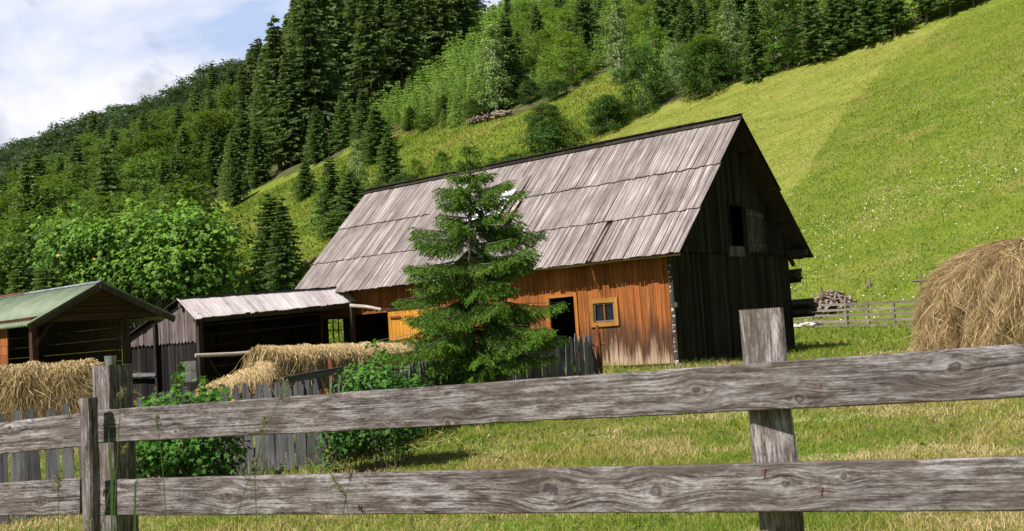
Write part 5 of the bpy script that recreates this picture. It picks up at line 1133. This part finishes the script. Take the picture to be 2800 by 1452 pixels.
def leafplant(name, label, cat, base, blobs, n_clump, per, leaf, mat, lob=5, shoots=0, old=0, berries=0, csz=.28, seed=3, vert=.25):
    r = np.random.default_rng(seed); Ps, Rn, Ns, C = [], [], [], []; vol = np.array([b[1][0]*b[1][1]*b[1][2] for b in blobs]); vol = vol/vol.sum()
    for k in range(n_clump):
        c0_, rr = blobs[int(r.choice(len(blobs), p=vol))]; g = unit(r.normal(size=3)); q = 1-.5*r.random()**2; c = np.array(c0_)+g*np.array(rr)*q; C.append(c)
        n_ = int(per*(.6+.8*r.random())); o = r.normal(size=(n_, 3))*csz*np.array([1, 1, .55])*.5; Ps.append(c+o)
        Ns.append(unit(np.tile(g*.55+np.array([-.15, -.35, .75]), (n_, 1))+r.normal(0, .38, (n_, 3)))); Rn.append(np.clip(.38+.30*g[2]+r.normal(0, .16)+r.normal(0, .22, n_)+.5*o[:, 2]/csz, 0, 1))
    for k in range(shoots):
        c0_, rr = blobs[int(r.choice(len(blobs), p=vol))]; az = r.random()*6.28; q = .7*r.random(); p0 = np.array(c0_)+np.array(rr)*[q*math.cos(az), q*math.sin(az), math.sqrt(1-q*q)*.95]; L = csz*(.5+1.0*r.random()); n_ = 11
        t = r.random(n_)**.6; Ps.append(p0+np.outer(t, [r.normal(0, .15)*L, r.normal(0, .15)*L, L])+r.normal(0, .3*leaf, (n_, 3))); Ns.append(unit(r.normal(0, .5, (n_, 3))+[-.1, -.3, .6])); Rn.append(np.clip(.75+.2*r.normal(size=n_), 0, 1)); C.append(p0)
    P = np.concatenate(Ps); Nn = np.concatenate(Ns); Rn = np.concatenate(Rn); k = P[:, 2] > terrain(P[:, 0], P[:, 1])+.02; P, Nn, Rn = P[k], Nn[k], Rn[k]
    base = np.array(base, float); plant = thing(name, base, label, cat); V, T2, rr = lobed(P-base, Nn, leaf*(.6+.6*r.random(len(P)))*.62, Rn, lob)
    me = raw_mesh('foliage', V, None, T2, rr, mats=[M[mat]]); link('foliage', me, plant)
    mb = MB(); w0 = .007 if leaf < .09 else .06
    for c in C[::(9 if leaf < .09 else 2)]:
        st = base+np.array([r.normal(0, .08), r.normal(0, .03)+.03, 0])*(2.5 if leaf < .09 else 1); mid = st*.45+c*.55+[0, 0, .12]; mb.tube([st, (st+mid)/2+[0, 0, .1], mid, c], [w0, w0*.6, w0*.3, w0*.12], 5, .5)
    mb.build('stems' if leaf < .09 else 'branches', M['bark'], plant)
    if old:
        q = r.integers(0, len(P), old); q = q[P[q][:, 1] < np.median(P[:, 1])+.2]; V, T2, rr = lobed(P[q]-base+[0, -.05, .02], Nn[q], np.full(len(q), leaf*.5), Rn[q], lob); link('faded_leaves', raw_mesh('faded_leaves', V, None, T2, rr, mats=[M['oldleaf']]), plant)
    if berries:
        mb = MB()
        for k in range(berries):
            c = at(*c8(1590+rng.random()*90, 925+rng.random()*35), 11.5); rock(mb, c, .007, .007, .007)
        mb.build('berries', M['berry'], plant)
    return plant
dm = 34.; S_ = lambda px, py, d: at(px*V_, py*V_, d); mm = lambda wpx, d: wpx*V_/F*d
blobs = []
for (x, y, rx, ry, dd) in [(200, 615, 85, 55, 0), (330, 610, 110, 65, -.4), (450, 610, 115, 75, 0), (545, 655, 62, 85, .2), (270, 690, 100, 60, -.3), (420, 690, 130, 75, -.6), (160, 580, 50, 22, 0), (215, 640, 90, 50, 0), (470, 565, 60, 30, 0)]:
    blobs.append((S_(x, y, dm+dd), (mm(rx, dm), mm(rx, dm)*.8, mm(ry, dm))))
mp = at(380*V_, 800, dm)
leafplant('maple_tree', 'spreading maple with lobed light green leaves behind the sheds', 'tree', (mp[0], mp[1], float(terrain(mp[0], mp[1]))), blobs, 520, 28, .20, 'maple', 5, 34, 34, 0, .62, 5)
d = 10.6; blobs = [(S_(470, 1025, d), (mm(88, d), .35, mm(52, d))), (S_(400, 1125, d), (mm(78, d), .35, mm(75, d))), (S_(520, 1130, d), (mm(85, d), .35, mm(80, d))), (S_(535, 1050, d), (mm(45, d), .25, mm(40, d)))]
p = S_(460, 1180, d-.1); leafplant('currant_bush', 'leafy currant bush at the picket fence right of the left post', 'bush', (p[0], p[1], float(terrain(p[0], p[1]))), blobs, 190, 22, .08, 'currant', 5, 16, 3, 0, .17, 8)
d = 11.7; blobs = [(S_(945, 965, d), (mm(78, d), .4, mm(52, d))), (S_(880, 1060, d), (mm(75, d), .35, mm(75, d))), (S_(985, 1050, d), (mm(70, d), .4, mm(75, d))), (S_(1020, 985, d), (mm(45, d), .3, mm(40, d))), (S_(880, 1110, d), (mm(70, d), .3, mm(30, d)))]
p = S_(930, 1160, d-.1); leafplant('rose_bush', 'bushy green shrub with a few red berries between fence and young spruce', 'bush', (p[0], p[1], float(terrain(p[0], p[1]))), blobs, 200, 22, .068, 'currant', 3, 16, 2, 9, .16, 9)
# low weeds along the pickets
for i, (x, y, wpx, hpx, dd, lb) in enumerate([(1010, 1140, 70, 25, 12.4, 'low leafy weed under the right edge of the berry shrub'), (700, 1172, 30, 18, 11.3, 'small leafy weed at the foot of the pickets'), (815, 1120, 45, 30, 11.8, 'broad leaved weed at the left foot of the berry shrub'), (1770, 915, 40, 12, 24.5, 'thin weed growing at the foot of the black gable')]):
    p = S_(x, y, dd); p[2] = float(terrain(p[0], p[1])); leafplant('weed', lb, 'weed', p, [(p+[0, 0, mm(hpx, dd)*.5], (mm(wpx/2, dd), .18, mm(hpx, dd)*.6))], 14, 9, .05 if dd < 20 else .035, 'currant', 3, 3, 0, 0, .10, 20+i)
# ------------------------------------------------------------------ young spruce in front of the barn
def herospruce():
    d0 = 16.0; tip = at(1281, 378, d0); bx = at(1285, 1040, d0); zg = float(terrain(bx[0], bx[1])); base = np.array([bx[0], bx[1], zg]); H = tip[2]-zg
    tr = thing('young_spruce', base, 'shaggy young spruce with drooping branches standing in front of the barn', 'tree'); r = np.random.default_rng(12)
    mb = MB(); ks = np.linspace(0, 1, 14); lx = (tip-base)[:2]; mb.tube([np.array([base[0]+lx[0]*k+.012*math.sin(k*9), base[1]+lx[1]*k, zg-.1+(H+.1)*k]) for k in ks], [.058*(1-k)**.9+.006 for k in ks], 8, .5); mb.build('trunk', M['bark'], tr)
    # half-width of the crown by height fraction, from the photo (left, right)
    hf = [0, .06, .14, .25, .33, .40, .48, .56, .64, .70, .76, .83, .88, .93, .97, 1.0]; wl = [.3, .5, .78, 1.10, 1.18, 1.22, .84, .80, .88, .55, .50, .40, .14, .20, .05, .01]; wr = [.2, .28, .38, .85, 1.2, 1.16, .84, .92, 1.0, .80, .70, .44, .16, .20, .05, .01]
    TP, TD, TL, TR_ = [], [], [], []; bm = MB()
    hs = np.sort(np.concatenate([np.repeat(np.arange(.04, .985, .048), 6)+r.normal(0, .007, 6*len(np.arange(.04, .985, .048))), r.random(60)*.95+.02]))
    for i, h in enumerate(hs):
        az = i*2.39996+r.normal(0, .2); cx = math.cos(az); lim = np.interp(h, hf, wr if cx > 0 else wl); L = lim*1.2*(.58+.50*r.random()); L = max(L, .06)
        e = np.array([cx, math.sin(az), 0]); P0 = np.array([base[0]+lx[0]*h, base[1]+lx[1]*h, zg+H*h]); rise = .60*(h-.28)+r.normal(0, .07); drp = .50*(1-.55*h)
        n_ = max(5, int(L/.075)); s = np.linspace(0, 1, n_+1); path = P0+np.outer(s*L, e)+np.outer(L*(rise*s-drp*s**1.5+.55*drp*s**4), ZV)
        bm.tube([path[0], path[len(path)//2], path[-1]], [.012*(1-h)+.004, .006, .002], 4, .5)
        side = np.array([-e[1], e[0], 0]); dirp = unit(np.gradient(path, axis=0))
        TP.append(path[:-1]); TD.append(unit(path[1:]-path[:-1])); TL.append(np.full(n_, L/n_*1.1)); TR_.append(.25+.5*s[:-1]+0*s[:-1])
        m = max(6, int(L/.021)); q = (np.arange(m)+r.random(m)*.6)/m; q = q[q > .10]; m = len(q)
        pp = np.stack([np.interp(q, s, path[:, c]) for c in range(3)], -1); dd = np.stack([np.interp(q, s, dirp[:, c]) for c in range(3)], -1); sd = np.where(np.arange(m) % 2, 1., -1.)
        tl = (.10+.34*L*(1-q)**.7*(.7+.5*r.random(m)))*np.clip(.3+q*3, 0, 1); dv = unit(dd*.85+side*sd[:, None]*.70+np.stack([0*q, 0*q, -.25-.55*r.random(m)], -1))
        nsub = 3
        for k in range(nsub):
            f = k/nsub; seg = unit(dv+np.outer(np.full(m, 1.), [0, 0, -.28*f])); p_ = pp+dv*(tl*f)[:, None]-np.outer(.10*f*f*tl, ZV); TP.append(p_); TD.append(seg); TL.append(tl/nsub*1.12); TR_.append(np.clip(.02+.30*q+.62*f+r.normal(0, .12, m), 0, 1))  # tips pale as new growth; inner twigs coloured darker for crown shade
        # tertiary hanging twigs
        k = tl > .13; mm_ = int(k.sum())
        for f in (.3, .55, .8):
            if mm_:
                p_ = pp[k]+dv[k]*(tl[k]*f)[:, None]; t3 = .045+.05*r.random(mm_); dv3 = unit(dd[k]*.6*r.choice([-1, 1], mm_)[:, None]+np.stack([0*t3, 0*t3, -.35-.6*r.random(mm_)], -1)+.25*r.normal(size=(mm_, 3))); TP.append(p_); TD.append(dv3); TL.append(t3); TR_.append(np.clip(.25+.35*q[k]+.15*r.normal(size=mm_)+.15, 0, 1))
    bm.build('branches', M['bark'], tr)
    TP, TD, TL, TR_ = map(np.concatenate, (TP, TD, TL, TR_)); 
    cnt = np.maximum(3, (TL/.0040).astype(int)); idx = np.repeat(np.arange(len(TP)), cnt); N2 = len(idx); f = r.random(N2)
    D = TD[idx]; A_ = unit(np.cross(D, r.normal(size=(N2, 3)))); nd_ = unit(D*.75+A_*.85+[0, 0, .12]); P = TP[idx]+D*(TL[idx]*f)[:, None]
    Ln = .020+.009*r.random(N2); S = unit(np.cross(nd_, r.normal(size=(N2, 3))))*.0047; V = np.stack([P-S, P+S, P+nd_*Ln[:, None]], 1).reshape(-1, 3)-base; i3 = np.arange(N2)*3
    me = raw_mesh('needles', V, None, np.stack([i3, i3+1, i3+2], -1), np.clip(TR_[idx]+r.normal(0, .08, N2), 0, 1), mats=[M['herospruce']]); link('needles', me, tr); print('needles', N2)
herospruce()
# ------------------------------------------------------------------ far fence and things behind the barn
q0, q1 = at(2150, 900, 49.5), at(2530, 869, 44.0); fx = thing('plank_fence', (q0[0], q0[1], float(terrain(q0[0], q0[1]))), 'grey five plank fence at the foot of the meadow right of the barn', 'fence')
pf_ = lambda k: np.array([*(q0+(q1-q0)*k)[:2], 0])
def gz_(p, h): return np.array([p[0], p[1], float(terrain(p[0], p[1]))+h])
kk = np.array([-.35, 0, .21, .47, .62, .80, 1.0, 1.2, 1.4, 1.6])
for i, k in enumerate(kk):
    p = pf_(k); thick = i in (3, 6, 8); mb = MB(); mb.beam(gz_(p, -.1), gz_(p, 1.22 if thick else 1.05), .16 if thick else .09, .09, (q1-q0)/np.linalg.norm(q1-q0)); mb.build('post', M['farfence'], fx)
for a_, b_ in zip(kk, kk[1:]):
    for h in (.08, .29, .52, .75, .98):
        mb = MB(); mb.beam(gz_(pf_(a_), h+rng.normal(0, .015))-[0, .06, 0], gz_(pf_(b_), h+rng.normal(0, .015))-[0, .06, 0], .03, .10); mb.build('plank', M['farfence'], fx)
def stake(pts, rad, label, nm='wooden_stake', cat='stake'):
    mb = MB(); [mb.tube(p, rad, 6, .6) for p in pts]; setup(mb.build(nm, M['farfence']), label, cat)
stake([[at(*c7(878, 835), 52), at(*c7(873, 698), 52)], [at(*c7(850, 748), 51.9), at(*c7(950, 808), 51.9)]], .06, 'wooden stake with a slanting stick on the meadow above the plank fence')
stake([[at(*c7(1262, 820), 47), at(*c7(1243, 660), 47)], [at(*c7(1185, 720), 46.9), at(*c7(1420, 702), 46.9)]], .055, 'wooden cross stake with a horizontal pole left of the haystack')
# stacked poles behind the barn, ends sticking out past the gable
for (z0, z1, n_, out_, lb) in ((-.62, -.32, 8, .12, 'upper bundle of dark poles stored under the rear eave of the barn'), (-1.60, -1.12, 13, .48, 'lower bundle of dark poles stored behind the barn')):
    mb = MB()
    for k in range(n_):
        t = 6.78+rng.random()*.34; z = z0+(z1-z0)*k/n_; o_ = .55-out_*(.55+.5*rng.random()); mb.tube([W_(o_, t, z+rng.normal(0, .02)), W_(4.5, t, z+rng.normal(0, .04))], .05+.02*rng.random(), 7)
    setup(mb.build('pole_bundle', M['log']), lb, 'poles')
# heap of broken boards on the meadow edge
c = ground_at(2276, 842); zc = float(terrain(c[0], c[1])); mb = MB()
for k in range(230):
    a_ = rng.random()*6.28; rr = rng.random()**.6; p = np.array([c[0]+1.15*rr*math.cos(a_), c[1]+.9*rr*math.sin(a_), zc+.85*(1-rr**1.6)*(.5+.5*rng.random())]); dv = unit(np.array([math.cos(a_)+rng.normal(0, .5), math.sin(a_)+rng.normal(0, .5), -.55*rr+rng.normal(0, .25)])); L = .3+.55*rng.random()
    mb.beam(p-dv*L/2, p+dv*L/2, .05+.09*rng.random(), .03)
setup(mb.build('board_heap', M['debris']), 'heap of broken boards and sticks beyond the plank fence', 'wood heap')
p = at(*c7(385, 975), 49.); mb = MB()
for k in range(16): rock(mb, (p[0]+rng.normal(0, .7), p[1]+rng.normal(0, .3), float(terrain(p[0], p[1]))+.1+.12*rng.random()), .22, .18, .12)
setup(mb.build('stone_heap', M['stone']), 'low heap of pale stones behind the plank fence beside the barn', 'stones')
# log pile on the upper pasture
mb = MB(); a0 = ground_at(1182*V_, 318*V_); b0 = ground_at(1280*V_, 291*V_)
for k in range(95):
    f = rng.random(); p = a0+(b0-a0)*f; p = p+[rng.normal(0, .3), rng.normal(0, .3), .15+.75*rng.random()*(.5+.5*math.sin(f*3))]; dv = unit(np.array([rng.normal(-.4, .4), -1, rng.normal(0, .25)]) if f < .55 else unit(b0-a0)+rng.normal(0, .2, 3)); L = .8+rng.random()*1.0
    mb.tube([p-dv*L/2, p+dv*L/2], .07+.05*rng.random(), 6)
setup(mb.build('log_pile', M['debris']), 'grey log pile at the foot of the large birch on the hillside', 'log pile')
# upper right rail fence among the spruces
up_ = thing('rail_fence', ground_at(2300*V_, 92*V_), 'thin pole fence running under the spruces at the upper right', 'fence')
pts = [ground_at(x*V_, y*V_)+[0, 1.5, 0] for x, y in ((2120, 132), (2200, 112), (2280, 90), (2350, 62), (2420, 36), (2480, 14))]
for p in pts: mb = MB(); mb.tube([gz_(p, -.1), gz_(p, 1.35)], .06, 6, .6); mb.build('post', M['farfence'], up_)
for a_, b_ in zip(pts, pts[1:]):
    for h in (.35, .75, 1.15): mb = MB(); mb.tube([gz_(a_, h+rng.normal(0, .05)), gz_(b_, h+rng.normal(0, .05))], .045, 6, .7); mb.build('rail', M['farfence'], up_)
ul = thing('rail_fence', ground_at(700*V_, 725*V_), 'short pole fence on the slope below the bushy spruce left of the barn', 'fence')
pts = [ground_at(x*V_, y*V_) for x, y in ((640, 748), (700, 722), (760, 690), (800, 668))]
for p in pts: mb = MB(); mb.tube([gz_(p, -.1), gz_(p, 1.2)], .05, 6, .3); mb.build('post', M['farfence'], ul)
for a_, b_ in zip(pts, pts[1:]):
    for h in (.4, .95): mb = MB(); mb.tube([gz_(a_, h), gz_(b_, h)], .04, 6, .3); mb.build('rail', M['farfence'], ul)
p = ground_at(601*1.087+0, 480+.3743*440); mb = MB(); mb.tube([gz_(p, -.1), gz_(p, .9)], .12, 7, .3); setup(mb.build('fence_stump', M['farfence']), 'short dark post stump on the bright slope right of the maple', 'post')
# pole with cross arm rising behind the maple
p = at(485, 600, 34); mb = MB(); mb.tube([gz_(p, -.2), at(485, 583, 34)], [.10, .07], 8, .7); mb.tube([at(486, 583, 34), at(521, 577, 34)], .018, 6, .2); setup(mb.build('utility_pole', M['debris']), 'pale pole top with a thin cross arm above the maple', 'pole')
# small bucket behind the left post
p = at(302, 985, 12.5); mb = MB(); mb.tube([p-[0, 0, .06], p+[0, 0, .05]], [.055, .068], 12, .5); mb.tube([np.array([p[0], p[1], terrain(p[0], p[1])]), p-[0, 0, .06]], .03, 6); setup(mb.build('bucket', M['zinc']), 'small zinc bucket upside down on a stake behind the thick left post', 'bucket')
# ------------------------------------------------------------------ tall grass stems by the foreground fence
STEMS = [([c1(830, 1336), c1(850, 900), c1(872, 560), c1(884, 372)], c1(900, 290), 'tall seeding grass stem right of the left post'), ([c1(1730, 1225), c1(1840, 880), c1(1985, 500), c1(2040, 380)], c1(2095, 240), 'long leaning grass stem crossing both rails'),
         ([c1(1210, 1230), c1(1190, 900), c1(1162, 660), c1(1155, 590)], c1(1148, 495), 'thin straight grass stem left of the leaning one'), ([c1(735, 1336), c1(790, 1080), c1(850, 880), c1(900, 760)], c1(925, 705), 'short slanting grass stem at the left post'),
         ([c1(425, 1336), c1(428, 1150), c1(425, 1020)], c1(424, 940), 'faint grass stem in front of the left lower rail'), ([c1(620, 1500), c1(630, 1400)], c1(655, 1225), 'seed head rising at the foot of the narrow batten'),
         ([c2(165, 1500), c2(160, 1330), c2(120, 1080)], c2(15, 925), 'drooping seed head over the lower rail'), ([c2(590, 1500), c2(592, 1400)], c2(600, 1240), 'dark seed head at the bottom edge'), ([c1(1860, 960), c1(1900, 700), c1(1912, 610)], c1(1932, 510), 'short grass stem beside the leaning one')]
for i, (pts, tp, lb) in enumerate(STEMS):
    d = 4.15-.1*(i % 3); P3 = [at(*p, d) for p in pts]; g0 = P3[0].copy(); g0[2] = float(terrain(g0[0], g0[1])); tip = at(*tp, d); mb = MB(); mb.tube([g0]+P3+[tip], [.0017]*len(P3)+[.0013, .0009], 5, .35)
    st = thing('tall_grass', g0, lb, 'grass'); st['kind'] = 'thing'; mb.build('stalk', M['tall'], st); mb = MB(); a_ = P3[-1]
    for k in range(46):
        f = k/46; c = a_+(tip-a_)*f; rr = .007*math.sin(math.pi*(.12+.85*f)); o_ = rng.normal(0, rr, 3); dv = unit(tip-a_+rng.normal(0, .035, 3)); mb.tube([c+o_, c+o_+dv*.012], [.0020, .0006], 4, .75+.2*rng.random())
    mb.build('seed_head', M['tall'], st)
V, Q, rn = [], [], []
def blade_at(pts, wd, d, lb):
    P3 = [at(*p, d) for p in pts]; n_ = len(P3); vs = []
    for i, p in enumerate(P3): w_ = wd*math.sin(math.pi*(.25+.74*i/(n_-1)))**.8; vs += [p-[w_/2, 0, w_/3], p+[w_/2, 0, w_/3]]
    g0 = P3[0].copy(); g0[2] = float(terrain(g0[0], g0[1])); me = raw_mesh('tall_grass', np.array(vs)-g0, [(2*i, 2*i+1, 2*i+3, 2*i+2) for i in range(n_-1)], rnd=np.full(n_-1, .05), mats=[M['tall']]); o = link('tall_grass', me); o.location = g0; setup(o, lb, 'grass', None, 'thing')
    md = o.modifiers.new('s', 'SOLIDIFY'); md.thickness = .0006
blade_at([c1(815, 1500), c1(818, 950), c1(800, 760), c1(792, 590)], .011, 4.3, 'upright broad grass blade at the left post')
blade_at([c1(980, 1500), c1(990, 980), c1(1060, 900), c1(1180, 850), c1(1340, 812)], .009, 4.3, 'arching grass blade between the rails')
# taller tufts under the fence and around the barn foot
def tufts():
    A = []
    for (x0, y0, x1, y1, n_, h) in [(-2.4, 5.1, 1.6, 3.6, 900, .16)]:
        k = rng.random(n_); A.append(np.stack([x0+(x1-x0)*k+rng.normal(0, .12, n_), y0+(y1-y0)*k+rng.normal(0, .2, n_), h*(.5+rng.random(n_))], -1))
    for pl in (line0, line, line2, line3, line4):
        for a_, b_ in zip(pl, pl[1:]): n_ = int(np.linalg.norm(b_-a_)*130); k = rng.random(n_)[:, None]; q = a_+(b_-a_)*k+rng.normal(0, .09, (n_, 2)); A.append(np.column_stack([q, .10+.22*rng.random(n_)**2]))
    for s0, t0, s1, t1 in ((.5, .3, .5, 6.8), (.4, .4, 3.2, .4)):
        n_ = 700; k = rng.random(n_); W = ev[None]+np.outer(s0+(s1-s0)*k, AV)+np.outer(t0+(t1-t0)*k+rng.normal(0, .08, n_), GV); W = W-np.outer(.05+.12*rng.random(n_), AV); A.append(np.column_stack([W[:, :2], .08+.20*rng.random(n_)**2]))
    A = np.concatenate(A); P = np.column_stack([A[:, :2], terrain(A[:, 0], A[:, 1])]); V, Q, T = blades(P, A[:, 2], np.full(len(A), .009), 1.1); r = np.clip(rng.random(len(A))*.8, 0, 1)
    me = raw_mesh('edge_grass', V, Q, T, np.concatenate([r, r]), mats=[M['blade']]); setup(link('edge_grass', me), 'longer uncut grass along fences and walls', None, None, 'stuff')
tufts()
